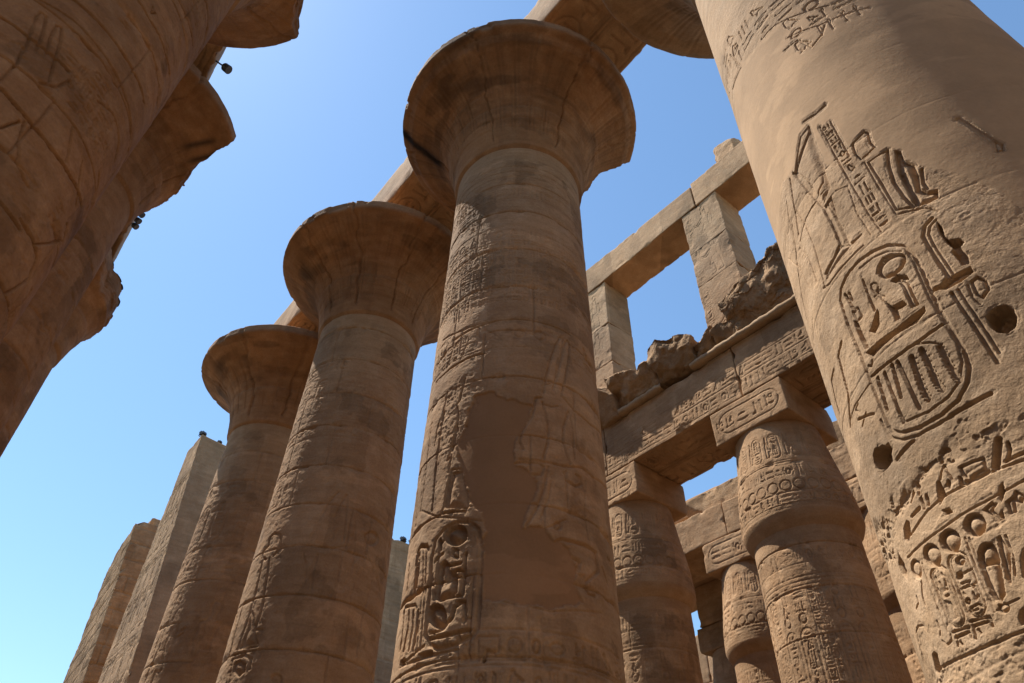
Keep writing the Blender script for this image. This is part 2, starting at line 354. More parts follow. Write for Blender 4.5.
TRACE = {
'R': [
('s',(0.028,0.0209),[-1.05,3.304,-1.052,3.494,-1.051,3.826,-1.05,4.378,-1.023,4.676,-0.962,4.76,-0.85,4.813,-0.689,4.834,-0.533,4.805,-0.392,4.743,-0.297,4.638,-0.262,4.489,-0.263,4.323,-0.28,4.109,-0.29,3.92,-0.287,3.678,-0.28,3.463,-0.303,3.296,-0.355,3.2,-0.462,3.116,-0.603,3.086,-0.797,3.108,-0.958,3.172,-1.038,3.25,-1.05,3.304]),
('s',(0.0176,0.0133),[-0.293,4.572,-0.287,4.424,-0.301,4.204,-0.312,4.028,-0.308,3.779,-0.296,3.538,-0.325,3.372,-0.395,3.243,-0.509,3.178,-0.677,3.167,-0.875,3.222]),
('s',(0.016,0.0114),[-0.701,4.76,-0.557,4.745,-0.427,4.694,-0.328,4.594]),
('p',(0.045,0.1),[-0.341,4.468,-0.371,4.441,-0.409,4.426,-0.453,4.423,-0.496,4.435,-0.534,4.458,-0.561,4.491,-0.575,4.529,-0.572,4.566,-0.553,4.598,-0.521,4.622,-0.479,4.634,-0.434,4.635,-0.391,4.623,-0.356,4.602,-0.331,4.571,-0.32,4.536,-0.324,4.5]),
('s',(0.0208,0.0285),[-0.576,4.567,-0.545,4.618,-0.48,4.656,-0.402,4.635,-0.346,4.57]),
('s',(0.0144,0.019),[-0.664,4.401,-0.682,4.471,-0.669,4.518,-0.632,4.501,-0.614,4.451,-0.644,4.405,-0.664,4.401,-0.608,4.308]),
('s',(0.0144,0.019),[-0.684,4.381,-0.611,4.4,-0.649,4.394,-0.632,4.284]),
('p',(0.05,0),[-0.625,4.269,-0.588,4.174,-0.493,4.153,-0.475,4.092,-0.517,4.093,-0.564,4.114,-0.571,4.022,-0.611,4.033,-0.609,4.13,-0.622,4.228]),
('p',(0.03,0.08),[-0.415,4.347,-0.389,4.265,-0.398,4.141,-0.399,4.024,-0.458,4.04,-0.455,4.156,-0.448,4.263,-0.454,4.346]),
('p',(0.04,0),[-0.506,4.396,-0.443,4.414,-0.38,4.346,-0.378,4.293,-0.43,4.354,-0.477,4.344]),
('s',(0.0192,0.0209),[-0.717,4.63,-0.723,4.553,-0.734,4.422,-0.734,4.267]),
('p',(0.045,0),[-0.711,4.252,-0.758,4.214,-0.858,4.138,-0.821,4.079,-0.751,4.113,-0.712,4.208]),
('s',(0.028,0.0285),[-0.945,4.67,-0.931,4.549,-0.918,4.431]),
('s',(0.024,0.0285),[-0.9,4.641,-0.895,4.545]),
('p',(0.04,0),[-0.972,4.374,-0.931,4.295,-0.933,4.024,-0.977,4.045,-0.981,4.235]),
('p',(0.02,0.05),[-0.952,4.461,-0.869,4.438,-0.862,4.314,-0.951,4.321]),
('p',(0.055,0.2),[-0.983,4.007,-0.628,3.965,-0.371,3.978,-0.383,3.928,-0.472,3.888,-0.65,3.914,-0.945,3.916]),
('s',(0.024,0.0285),[-1.019,3.781,-0.728,3.74,-0.515,3.729,-0.324,3.741]),
('s',(0.0176,0.019),[-0.938,3.903,-0.979,3.851,-1.007,3.886]),
('s',(0.0304,0.0333),[-0.968,3.722,-0.983,3.568,-1.003,3.424]),
('s',(0.0304,0.0333),[-0.886,3.704,-0.897,3.468,-0.905,3.235]),
('s',(0.0304,0.0333),[-0.794,3.711,-0.813,3.561,-0.835,3.421]),
('s',(0.0304,0.0333),[-0.74,3.699,-0.737,3.469,-0.734,3.238]),
('s',(0.04,0.0333),[-0.622,3.652,-0.643,3.49,-0.654,3.359,-0.644,3.252]),
('s',(0.0096,0.019),[-0.624,3.635,-0.591,3.615]),
('s',(0.0096,0.019),[-0.624,3.635,-0.651,3.617]),
('s',(0.0096,0.019),[-0.631,3.586,-0.597,3.566]),
('s',(0.0096,0.019),[-0.631,3.586,-0.657,3.569]),
('s',(0.0096,0.019),[-0.637,3.538,-0.604,3.518]),
('s',(0.0096,0.019),[-0.637,3.538,-0.663,3.52]),
('s',(0.0096,0.019),[-0.644,3.477,-0.611,3.457]),
('s',(0.0096,0.019),[-0.644,3.477,-0.67,3.459]),
('s',(0.0096,0.019),[-0.647,3.437,-0.614,3.418]),
('s',(0.0096,0.019),[-0.647,3.437,-0.673,3.42]),
('s',(0.0096,0.019),[-0.651,3.398,-0.618,3.379]),
('s',(0.0096,0.019),[-0.651,3.398,-0.676,3.38]),
('s',(0.0096,0.019),[-0.653,3.348,-0.62,3.329]),
('s',(0.0096,0.019),[-0.653,3.348,-0.679,3.331]),
('s',(0.0096,0.019),[-0.65,3.316,-0.618,3.297]),
('s',(0.0096,0.019),[-0.65,3.316,-0.675,3.298]),
('s',(0.0096,0.019),[-0.647,3.284,-0.615,3.266]),
('s',(0.0096,0.019),[-0.647,3.284,-0.672,3.266]),
('s',(0.04,0.0333),[-0.533,3.654,-0.535,3.485,-0.54,3.349,-0.523,3.253]),
('s',(0.0096,0.019),[-0.533,3.637,-0.502,3.618]),
('s',(0.0096,0.019),[-0.533,3.637,-0.558,3.618]),
('s',(0.0096,0.019),[-0.534,3.585,-0.503,3.567]),
('s',(0.0096,0.019),[-0.534,3.585,-0.559,3.567]),
('s',(0.0096,0.019),[-0.534,3.535,-0.504,3.517]),
('s',(0.0096,0.019),[-0.534,3.535,-0.559,3.516]),
('s',(0.0096,0.019),[-0.536,3.471,-0.505,3.454]),
('s',(0.0096,0.019),[-0.536,3.471,-0.56,3.453]),
('s',(0.0096,0.019),[-0.537,3.43,-0.507,3.413]),
('s',(0.0096,0.019),[-0.537,3.43,-0.562,3.411]),
('s',(0.0096,0.019),[-0.538,3.389,-0.508,3.372]),
('s',(0.0096,0.019),[-0.538,3.389,-0.563,3.371]),
('s',(0.0096,0.019),[-0.538,3.339,-0.508,3.323]),
('s',(0.0096,0.019),[-0.538,3.339,-0.562,3.321]),
('s',(0.0096,0.019),[-0.533,3.31,-0.503,3.294]),
('s',(0.0096,0.019),[-0.533,3.31,-0.557,3.292]),
('s',(0.0096,0.019),[-0.528,3.281,-0.498,3.265]),
('s',(0.0096,0.019),[-0.528,3.281,-0.552,3.263]),
('s',(0.04,0.0333),[-0.411,3.589,-0.411,3.437,-0.408,3.327,-0.393,3.248]),
('s',(0.0096,0.019),[-0.411,3.574,-0.382,3.557]),
('s',(0.0096,0.019),[-0.411,3.574,-0.435,3.554]),
('s',(0.0096,0.019),[-0.411,3.527,-0.383,3.512]),
('s',(0.0096,0.019),[-0.411,3.527,-0.435,3.508]),
('s',(0.0096,0.019),[-0.411,3.482,-0.383,3.466]),
('s',(0.0096,0.019),[-0.411,3.482,-0.435,3.462]),
('s',(0.0096,0.019),[-0.411,3.426,-0.383,3.411]),
('s',(0.0096,0.019),[-0.411,3.426,-0.434,3.406]),
('s',(0.0096,0.019),[-0.41,3.392,-0.382,3.378]),
('s',(0.0096,0.019),[-0.41,3.392,-0.433,3.373]),
('s',(0.0096,0.019),[-0.409,3.36,-0.381,3.345]),
('s',(0.0096,0.019),[-0.409,3.36,-0.432,3.34]),
('s',(0.0096,0.019),[-0.406,3.319,-0.379,3.305]),
('s',(0.0096,0.019),[-0.406,3.319,-0.429,3.3]),
('s',(0.0096,0.019),[-0.402,3.295,-0.374,3.281]),
('s',(0.0096,0.019),[-0.402,3.295,-0.425,3.276]),
('s',(0.0096,0.019),[-0.398,3.271,-0.37,3.258]),
('s',(0.0096,0.019),[-0.398,3.271,-0.42,3.252]),
('s',(0.0144,0.0171),[-0.613,3.744,-0.547,3.722,-0.458,3.666,-0.385,3.591]),
('s',(0.032,0.0333),[-1.214,4.338,-1.34,4.28,-1.373,4.101,-1.405,3.91,-1.487,3.798,-1.579,3.696]),
('s',(0.024,0.0285),[-1.493,4.272,-1.649,4.257,-1.739,4.101,-1.76,3.97]),
('s',(0.0128,0.0133),[-1.072,3.74,-1.219,3.741,-1.377,3.748,-1.548,3.724]),
('s',(0.02,0.0238),[-1.391,3.623,-1.211,3.536,-1.15,3.499]),
('s',(0.016,0.0238),[-1.24,3.581,-1.354,3.529]),
('s',(0.016,0.019),[-1.302,3.723,-1.376,3.713,-1.331,3.644]),
('s',(0.04,0.0285),[-0.25,4.066,-0.198,4.058,-0.131,4.093]),
('s',(0.028,0.0238),[-0.129,4.098,-0.135,4.286,-0.14,4.489,-0.136,4.609,-0.09,4.693,-0.017,4.737]),
('s',(0.0176,0.0152),[-0.091,4.115,-0.096,4.271,-0.102,4.474,-0.096,4.593,-0.057,4.662,-0.001,4.697]),
('p',(0.07,0),[-0.001,4.676,0.009,4.603,-0.011,4.496,0.001,4.437,0.065,4.399,0.08,4.347,0.039,4.314,0.049,4.209,0.03,4.129,-0.011,4.143,-0.015,4.222,-0.028,4.311,0.001,4.325,-0.021,4.424,-0.024,4.569]),
('p',(0.05,0.15),[-0.247,4.062,-0.111,4.095,0.027,4.094,0.025,4.041,-0.074,4.009,-0.181,4.007]),
('s',(0.024,0.0209),[-0.165,3.957,-0.154,3.691,-0.144,3.442,-0.14,3.238]),
('s',(0.0176,0.0171),[-0.118,3.955,-0.109,3.69,-0.101,3.443,-0.1,3.305]),
('s',(0.0176,0.0171),[-0.05,3.954,-0.066,3.827,-0.045,3.743]),
('p',(0.03,0.06),[-0.03,3.975,0.032,3.992,0.068,3.918,0.053,3.825,-0.012,3.77,-0.041,3.835]),
('p',(0.13,0),[-0.056,3.618,-0.015,3.655,0.033,3.66,0.082,3.64,0.102,3.591,0.095,3.515,0.058,3.445,0.002,3.42,-0.044,3.457,-0.066,3.529]),
('s',(0.032,0.0285),[-0.543,3.044,-0.421,3.046,-0.268,3.042]),
('s',(0.0252,0.022),[-0.956,6.591,-0.866,6.133,-0.786,5.754,-0.776,5.396,-0.779,5.185,-0.901,5.122,-1.07,5.091]),
('s',(0.027,0.024),[-0.556,6.913,-0.586,6.621,-0.593,6.312,-0.62,6.077,-0.634,5.881]),
('s',(0.0216,0.02),[-0.634,5.881,-0.726,5.872,-0.798,5.825]),
('s',(0.0234,0.02),[-0.73,5.738,-0.701,5.514,-0.696,5.302,-0.692,5.099]),
('s',(0.0198,0.015),[-0.559,5.069,-0.779,5.055,-1.072,5.028]),
('s',(0.0144,0.012),[-0.58,4.94,-1.056,4.94,-1.168,4.991]),
('s',(0.0144,0.012),[-0.68,5.924,-0.906,5.91,-1.081,5.884,-1.25,5.792]),
('s',(0.0144,0.012),[-1.12,6.134,-1.077,5.85,-1.072,5.523,-1.12,5.128,-1.145,4.966]),
('s',(0.0144,0.012),[-1.285,6.116,-1.393,5.8,-1.596,5.451,-1.748,5.159]),
('s',(0.018,0.014),[-1.033,6.593,-1.145,6.167,-1.236,5.884]),
('s',(0.0126,0.01),[-0.594,5.784,-0.472,5.713,-0.507,5.356,-0.481,4.982]),
('s',(0.0144,0.014),[-0.451,6.757,-0.448,6.36,-0.443,6.018,-0.437,5.753,-0.422,5.233,-0.394,4.935]),
('s',(0.0144,0.014),[-0.334,6.69,-0.333,6.33,-0.332,6.051]),
('s',(0.0126,0.012),[-0.245,5.825,-0.243,5.439,-0.227,4.995]),
('m',('glyphcol',),[-0.459,6.735,-0.334,6.69,-0.304,5.841,-0.416,5.811]),
('m',('glyphcol',),[-0.421,5.8,-0.277,5.752,-0.286,4.961,-0.401,4.952]),
('p',(0.03,0.04),[-0.266,6.166,-0.112,6.217,-0.087,6.168,-0.111,6.015,-0.094,5.917,-0.18,5.891,-0.26,5.884,-0.287,5.995]),
('s',(0.027,0.03),[-0.032,5.788,-0.088,5.587,-0.12,5.354,-0.109,5.115,-0.085,4.955]),
('p',(0.05,0.16),[0.018,5.733,0.052,5.673,0.037,5.545,0.085,5.431,0.066,5.266,0.025,5.119,0.063,5.043,0.126,5.01,0.097,4.916,0.018,4.917,-0.077,4.947,-0.066,5.17,-0.055,5.416]),
('s',(0.018,0.02),[-0.041,5.787,-0.12,5.792,-0.215,5.79,-0.206,5.45,-0.208,5.047,-0.091,4.961]),
('s',(0.027,0.025),[0.11,5.327,0.066,5.165,0.07,5.076]),
('s',(0.0126,0.012),[-0.227,4.995,-0.022,4.884,0.046,4.775]),
('s',(0.045,0.018),[0.569,5.771,0.611,5.599,0.654,5.38,0.683,5.232]),
('p',(0.03,0.03),[0.687,5.335,0.721,5.265,0.692,5.175,0.637,5.179]),
('s',(0.0216,0.02),[-0.582,7.057,-0.413,6.977,-0.299,6.987]),
('p',(0.02,0.05),[-0.691,6.911,-0.556,6.913,-0.599,6.321,-0.666,6.021,-0.803,5.944,-0.832,6.278,-0.929,6.571]),
('p',(0.024,0.16),[-0.955,6.563,-0.559,6.862,-0.592,6.499,-0.602,6.313,-0.637,5.885,-0.78,5.768,-0.863,6.14]),
('p',(0.024,0.12),[-0.779,5.745,-0.655,5.78,-0.692,5.502,-0.692,5.281,-0.69,5.093,-0.776,5.171,-0.776,5.396]),
('p',(0.02,0.1),[-0.769,5.164,-0.693,5.086,-0.562,5.063,-0.781,5.052,-1.072,5.028,-1.064,5.09]),
('s',(0.0108,0.01),[-1.217,6.444,-1.305,6.2,-1.363,5.875]),
('s',(0.0108,0.01),[-1.653,5.992,-1.437,5.585,-1.382,5.222]),
('s',(0.0126,0.012),[-1.293,5.736,-1.218,5.489,-1.227,5.15]),
('m',('glyph',),[-1.831,9.944,-1.344,10.349,-0.786,10.151,-0.478,10.029,0.558,9.087,0.934,8.643,0.267,8.104,-0.038,8.073,-0.281,8.273,-0.457,9.156,-0.946,9.385]),
('s',(0.02,0.015),[-1.238,9.974,-1.107,9.339,-1.534,9.497]),
('s',(0.016,0.012),[-0.312,8.668,0.058,8.399,0.581,8.232]),
('s',(0.016,0.012),[-0.372,9.145,0.261,8.679]),
('s',(0.02,0.015),[-0.406,8.491,-0.228,8.45,-0.13,8.087,0.024,8.177,0.101,8.335]),
('m',('rough',),[-1.541,2.794,-1.25,2.763,-0.955,2.837,-0.717,2.906,-0.551,2.935,-0.324,2.858,-0.091,2.82,-0.175,2.626,-0.365,2.703,-0.52,2.731,-0.684,2.718,-0.857,2.742,-1.012,2.738,-1.183,2.723,-1.415,2.688,-1.682,2.495,-2.102,2.798,-1.934,2.934]),
('p',(0.128,0),[-1.354,3.245,-1.303,3.267,-1.249,3.243,-1.193,3.229,-1.166,3.199,-1.118,3.195,-1.103,3.133,-1.136,3.1,-1.149,3.053,-1.222,3.043,-1.315,3.06,-1.37,3.073,-1.384,3.144,-1.381,3.199]),
('s',(0.0225,0.018),[-1.104,3.403,-1.097,3.29,-1.071,3.213,-0.986,3.126,-0.834,3.065,-0.671,3.042,-0.539,3.033]),
('s',(0.03,0.027),[-1.1,3.035,-0.993,3.048,-0.883,3.054]),
('p',(0.056,0),[-1.316,2.584,-1.249,2.611,-1.223,2.581,-1.257,2.503,-1.324,2.475,-1.343,2.517]),
('s',(0.0225,0.0315),[-1.082,2.747,-1.131,2.692]),
('s',(0.0225,0.0315),[-1.012,2.771,-1.027,2.693]),
('s',(0.0225,0.0315),[-1.022,2.66,-1.028,2.583]),
('s',(0.0225,0.0315),[-0.97,2.649,-0.976,2.582]),
('s',(0.0225,0.0315),[-1.067,2.606,-1.177,2.603]),
('p',(0.048,0),[-0.839,2.681,-0.814,2.673,-0.818,2.557,-0.888,2.531,-0.876,2.591]),
('p',(0.04,0),[-0.757,2.648,-0.746,2.626,-0.776,2.58,-0.781,2.614]),
('p',(0.04,0),[-0.679,2.625,-0.662,2.6,-0.67,2.558,-0.691,2.565]),
('p',(0.04,0),[-0.891,2.489,-0.826,2.468,-0.823,2.433,-0.878,2.442]),
('s',(0.015,0.018),[-0.745,2.755,-0.736,2.7,-0.727,2.63]),
('s',(0.015,0.018),[-0.745,2.755,-0.81,2.68]),
('s',(0.0263,0.027),[-0.645,2.566,-0.557,2.554,-0.494,2.56]),
('p',(0.02,0.05),[-0.654,2.683,-0.546,2.674,-0.475,2.656,-0.494,2.572,-0.634,2.568,-0.65,2.617]),
('s',(0.045,0.054),[-0.354,2.721,-0.389,2.653,-0.437,2.564]),
('s',(0.0188,0.027),[-0.313,2.672,-0.325,2.616,-0.357,2.572]),
('s',(0.0225,0.027),[-0.373,2.566,-0.308,2.568,-0.262,2.566]),
('p',(0.056,0),[-0.473,2.432,-0.446,2.447,-0.46,2.388,-0.498,2.342,-0.499,2.38]),
('s',(0.012,0.0126),[-1.394,2.397,-1.158,2.387,-0.951,2.381,-0.746,2.386,-0.607,2.385,-0.452,2.391,-0.321,2.403]),
('s',(0.015,0.0144),[-1.252,2.5,-1.004,2.553,-0.797,2.56,-0.606,2.544,-0.437,2.54,-0.267,2.523]),
('p',(0.036,0.133),[-0.641,2.274,-0.647,2.251,-0.659,2.232,-0.676,2.218,-0.697,2.21,-0.72,2.209,-0.742,2.217,-0.763,2.23,-0.778,2.25,-0.788,2.273,-0.79,2.297,-0.784,2.32,-0.771,2.339,-0.753,2.353,-0.731,2.36,-0.707,2.36,-0.685,2.353,-0.665,2.339,-0.651,2.32,-0.643,2.297]),
('p',(0.036,0.133),[-0.846,2.263,-0.852,2.239,-0.864,2.219,-0.882,2.205,-0.905,2.198,-0.93,2.199,-0.955,2.208,-0.978,2.224,-0.996,2.246,-1.007,2.271,-1.011,2.297,-1.005,2.321,-0.991,2.341,-0.971,2.355,-0.946,2.361,-0.92,2.359,-0.895,2.35,-0.874,2.334,-0.858,2.312,-0.848,2.288]),
('p',(0.032,0.114),[-1.038,2.254,-1.043,2.23,-1.055,2.21,-1.073,2.197,-1.095,2.19,-1.121,2.192,-1.147,2.202,-1.171,2.22,-1.19,2.243,-1.203,2.269,-1.206,2.296,-1.201,2.321,-1.187,2.341,-1.166,2.354,-1.141,2.359,-1.115,2.356,-1.089,2.345,-1.067,2.328,-1.05,2.305,-1.04,2.28]),
('p',(0.024,0.05),[-0.558,2.367,-0.53,2.337,-0.568,2.314,-0.551,2.263,-0.519,2.289,-0.533,2.239,-0.579,2.234,-0.596,2.285,-0.626,2.344]),
('p',(0.016,0.04),[-0.481,2.327,-0.423,2.34,-0.453,2.242,-0.492,2.247]),
('s',(0.015,0.018),[-0.403,2.358,-0.378,2.317,-0.404,2.287,-0.426,2.313,-0.403,2.358]),
('p',(0.04,0.1),[-0.794,2.085,-0.766,2.131,-0.718,2.156,-0.667,2.139,-0.654,2.078,-0.669,2.005,-0.796,2.036]),
('p',(0.024,0.0684),[-1.274,2.261,-1.281,2.242,-1.293,2.227,-1.309,2.217,-1.328,2.213,-1.349,2.216,-1.368,2.226,-1.386,2.242,-1.399,2.262,-1.405,2.283,-1.405,2.305,-1.397,2.324,-1.384,2.339,-1.365,2.349,-1.345,2.352,-1.324,2.348,-1.305,2.338,-1.29,2.322,-1.279,2.303,-1.274,2.282]),
('s',(0.0132,0.0176),[-1.204,2.159,-1.197,2.179,-1.177,2.192,-1.15,2.198,-1.118,2.194,-1.088,2.183,-1.063,2.166,-1.048,2.146,-1.043,2.124,-1.054,1.839,-1.06,1.821,-1.077,1.807,-1.101,1.8,-1.13,1.801,-1.16,1.81,-1.186,1.825,-1.203,1.844,-1.21,1.865,-1.204,2.159]),
('s',(0.0077,0.0096),[-1.18,2.154,-1.175,2.168,-1.161,2.178,-1.141,2.182,-1.118,2.179,-1.096,2.172,-1.078,2.159,-1.067,2.144,-1.063,2.128,-1.074,1.842,-1.078,1.829,-1.09,1.819,-1.108,1.814,-1.129,1.815,-1.151,1.821,-1.17,1.832,-1.182,1.846,-1.186,1.86,-1.18,2.154]),
('s',(0.0132,0.0176),[-1.01,2.151,-1.003,2.173,-0.985,2.19,-0.959,2.199,-0.929,2.198,-0.901,2.189,-0.877,2.172,-0.863,2.15,-0.858,2.126,-0.87,1.839,-0.876,1.818,-0.892,1.802,-0.915,1.792,-0.942,1.791,-0.97,1.798,-0.994,1.813,-1.011,1.833,-1.016,1.855,-1.01,2.151]),
('s',(0.0077,0.0096),[-0.989,2.147,-0.984,2.163,-0.971,2.176,-0.952,2.182,-0.93,2.182,-0.909,2.175,-0.891,2.162,-0.88,2.146,-0.877,2.129,-0.888,1.841,-0.892,1.825,-0.904,1.813,-0.921,1.806,-0.942,1.805,-0.962,1.811,-0.98,1.822,-0.992,1.836,-0.996,1.853,-0.989,2.147]),
('s',(0.0077,0.016),[-1.179,1.988,-1.186,1.856]),
('s',(0.0077,0.016),[-1.172,1.984,-1.175,1.856]),
('s',(0.0077,0.016),[-1.165,1.979,-1.165,1.856]),
('s',(0.0077,0.016),[-1.158,1.975,-1.154,1.855]),
('s',(0.0077,0.016),[-1.151,1.97,-1.144,1.855]),
('s',(0.0077,0.016),[-1.144,1.966,-1.133,1.855]),
('s',(0.0077,0.016),[-1.137,1.962,-1.123,1.855]),
('s',(0.0077,0.016),[-1.131,1.958,-1.113,1.855]),
('s',(0.0077,0.016),[-1.124,1.953,-1.103,1.855]),
('s',(0.011,0.0176),[-1.165,2.14,-1.167,2.089]),
('s',(0.011,0.0176),[-1.098,2.137,-1.087,2.11]),
('s',(0.011,0.0176),[-1.146,2.101,-1.134,2.039,-1.097,2.029]),
('s',(0.011,0.0176),[-1.085,2.102,-1.097,2.058]),
('s',(0.011,0.0176),[-1.192,2.072,-1.16,2.001,-1.107,1.996]),
('p',(0.021,0.057),[-0.884,2.121,-0.89,2.114,-0.898,2.108,-0.908,2.105,-0.918,2.105,-0.928,2.108,-0.937,2.114,-0.943,2.122,-0.947,2.131,-0.947,2.141,-0.943,2.15,-0.937,2.158,-0.928,2.163,-0.918,2.166,-0.908,2.166,-0.898,2.163,-0.89,2.157,-0.884,2.149,-0.88,2.14,-0.88,2.13]),
('p',(0.027,0.0),[-0.982,2.083,-0.934,2.074,-0.939,2.042,-0.974,2.03,-0.992,2.052]),
('s',(0.011,0.0192),[-0.925,2.056,-0.853,2.057]),
('s',(0.011,0.0192),[-0.972,2.008,-0.903,1.998,-0.938,1.979]),
('s',(0.011,0.0192),[-0.996,1.984,-0.901,1.969]),
('s',(0.011,0.0192),[-0.987,1.96,-0.977,1.935]),
('s',(0.011,0.0192),[-0.915,1.928,-0.915,1.882,-0.887,1.9]),
('s',(0.011,0.0192),[-0.987,1.852,-0.913,1.854,-0.899,1.832]),
('s',(0.011,0.0192),[-1.004,1.84,-0.928,1.828]),
('s',(0.011,0.0192),[-0.902,1.952,-0.876,1.972]),
('p',(0.03,0.0228),[-0.958,1.889,-0.962,1.884,-0.968,1.881,-0.975,1.879,-0.982,1.879,-0.989,1.881,-0.995,1.885,-1,1.89,-1.003,1.896,-1.003,1.902,-1.001,1.907,-0.997,1.912,-0.991,1.916,-0.984,1.917,-0.976,1.917,-0.969,1.915,-0.963,1.912,-0.958,1.907,-0.956,1.901,-0.956,1.895]),
('s',(0.011,0.0144),[-0.813,2.246,-0.825,2.093,-0.828,1.931,-0.828,1.781]),
('s',(0.0077,0.0096),[-0.786,2.232,-0.795,2.086,-0.804,1.92,-0.807,1.791]),
('s',(0.0088,0.0112),[-1.25,2.285,-1.259,2.095,-1.261,1.816]),
('s',(0.0088,0.0112),[-1.21,2.161,-1.213,1.933,-1.202,1.806]),
('s',(0.0165,0.024),[-1.025,1.789,-0.94,1.775,-0.874,1.757]),
('s',(0.0165,0.024),[-1.21,1.796,-1.115,1.779,-1.05,1.766]),
('s',(0.0165,0.024),[-1.019,1.767,-1.026,1.725,-1.034,1.69]),
('s',(0.0165,0.024),[-0.876,1.753,-0.882,1.707]),
('s',(0.0165,0.024),[-1.19,1.762,-1.21,1.711]),
('s',(0.0165,0.024),[-1.069,1.761,-1.069,1.71]),
('s',(0.0165,0.024),[-1.18,1.719,-1.168,1.702]),
('s',(0.0165,0.024),[-0.989,1.723,-0.983,1.702]),
('s',(0.0165,0.024),[-1.209,1.756,-1.079,1.745]),
('s',(0.0165,0.024),[-1.016,1.757,-0.9,1.74]),
('p',(0.027,0.084),[-0.765,2.118,-0.735,2.152,-0.693,2.154,-0.658,2.112,-0.673,2.016,-0.7,1.895,-0.72,1.83,-0.772,1.8,-0.8,1.834,-0.799,1.925,-0.795,2.024]),
('p',(0.024,0.06),[-0.621,2.15,-0.597,2.153,-0.588,2.038,-0.638,1.927,-0.665,1.867,-0.675,1.904,-0.66,1.976]),
('s',(0.0099,0.0128),[-0.567,2.138,-0.582,2.008,-0.619,1.906]),
('p',(0.018,0.0456),[-0.73,1.754,-0.736,1.747,-0.745,1.741,-0.756,1.738,-0.768,1.739,-0.78,1.742,-0.791,1.748,-0.799,1.756,-0.805,1.765,-0.806,1.775,-0.803,1.784,-0.797,1.791,-0.788,1.797,-0.776,1.799,-0.764,1.799,-0.752,1.796,-0.741,1.79,-0.733,1.782,-0.728,1.773,-0.727,1.763]),
('s',(0.0066,0.0096),[-0.834,1.771,-0.71,1.778,-0.654,1.781]),
('s',(0.011,0.0112),[-1.667,2.004,-1.743,1.945,-1.776,1.813,-1.764,1.657]),
('s',(0.011,0.0128),[-1.711,1.991,-1.62,1.997,-1.54,1.971,-1.519,1.931]),
('p',(0.042,0.0),[-1.556,1.784,-1.511,1.782,-1.478,1.75,-1.496,1.689,-1.574,1.642,-1.593,1.689]),
('s',(0.011,0.016),[-1.469,2.145,-1.472,2.101,-1.547,2.089]),
('s',(0.0121,0.016),[-1.33,2.187,-1.383,2.107,-1.39,2.051]),
('s',(0.011,0.0144),[-1.331,1.913,-1.331,1.857,-1.353,1.832]),
('s',(0.011,0.016),[-1.352,1.797,-1.326,1.754,-1.251,1.759,-1.242,1.789]),
('m',('pits',),[-1.479,1.667,-1.099,1.626,-0.884,1.622,-0.639,1.605,-0.72,1.211,-2.094,1.605,-1.709,1.68]),
('p',(0.06,0.0),[-0.563,1.934,-0.546,1.979,-0.507,2.028,-0.471,2.025,-0.497,1.945,-0.564,1.857,-0.58,1.877]),
('p',(0.054,0.0),[-0.701,1.688,-0.674,1.72,-0.642,1.726,-0.635,1.687,-0.672,1.641,-0.708,1.648]),
('s',(0.0165,0.0144),[-1.551,1.681,-1.096,1.631,-0.855,1.618,-0.636,1.61]),
('p',(0.03,0.0),[-1.518,2.5,-1.477,2.397,-1.486,2.322,-1.541,2.309,-1.576,2.365,-1.579,2.432]),
],
'C1': [
('s',(0.045,0.03),[-0.934,3.178,-1.084,3.259,-1.161,3.391,-1.178,3.687,-1.193,4.051,-1.21,4.437,-1.174,4.704,-1.021,4.84,-0.793,4.882,-0.599,4.834,-0.473,4.721,-0.412,4.457,-0.401,4.117,-0.392,3.621,-0.402,3.355,-0.459,3.278,-0.701,3.186,-0.934,3.178]),
('s',(0.03,0.02),[-1.008,3.358,-1.057,3.52,-1.067,3.872,-1.074,4.281,-1.065,4.59,-0.915,4.749,-0.718,4.763]),
('p',(0.07,0.304),[-0.631,4.676,-0.627,4.625,-0.641,4.58,-0.671,4.545,-0.715,4.523,-0.769,4.517,-0.829,4.529,-0.89,4.557,-0.945,4.599,-0.989,4.65,-1.016,4.706,-1.023,4.758,-1.007,4.803,-0.972,4.836,-0.922,4.853,-0.862,4.855,-0.799,4.842,-0.74,4.814,-0.69,4.775,-0.652,4.727]),
('p',(0.07,0.285),[-0.847,3.587,-0.839,3.537,-0.846,3.492,-0.867,3.458,-0.9,3.437,-0.944,3.431,-0.994,3.442,-1.047,3.469,-1.097,3.509,-1.139,3.559,-1.168,3.614,-1.18,3.667,-1.173,3.712,-1.148,3.746,-1.108,3.765,-1.058,3.767,-1.004,3.754,-0.952,3.726,-0.906,3.686,-0.87,3.638]),
('p',(0.06,0.2),[-1.039,4.309,-0.963,4.347,-0.878,4.269,-0.847,4.131,-0.756,4.139,-0.716,4.014,-0.714,3.852,-0.797,3.796,-0.964,3.776,-1.072,3.837,-1.083,3.984,-1.053,4.124]),
('s',(0.04,0.04),[-1.086,4.676,-1.046,4.525]),
('s',(0.03,0.03),[-0.999,4.453,-1.092,4.421,-1.136,4.367]),
('s',(0.03,0.03),[-0.822,4.487,-0.834,4.393,-0.744,4.336,-0.753,4.433,-0.822,4.487]),
('s',(0.04,0.04),[-0.626,4.371,-0.629,4.146,-0.623,3.82]),
('s',(0.035,0.04),[-0.831,4.146,-0.729,4.156,-0.648,4.142]),
('s',(0.035,0.035),[-0.885,4.252,-0.696,4.251]),
('s',(0.04,0.045),[-1.073,3.405,-0.88,3.417,-0.752,3.529,-0.725,3.661,-0.651,3.702]),
('s',(0.035,0.035),[-0.692,3.725,-0.596,3.711,-0.567,3.571,-0.577,3.454]),
('s',(0.04,0.04),[-1.109,3.33,-0.79,3.325,-0.516,3.349]),
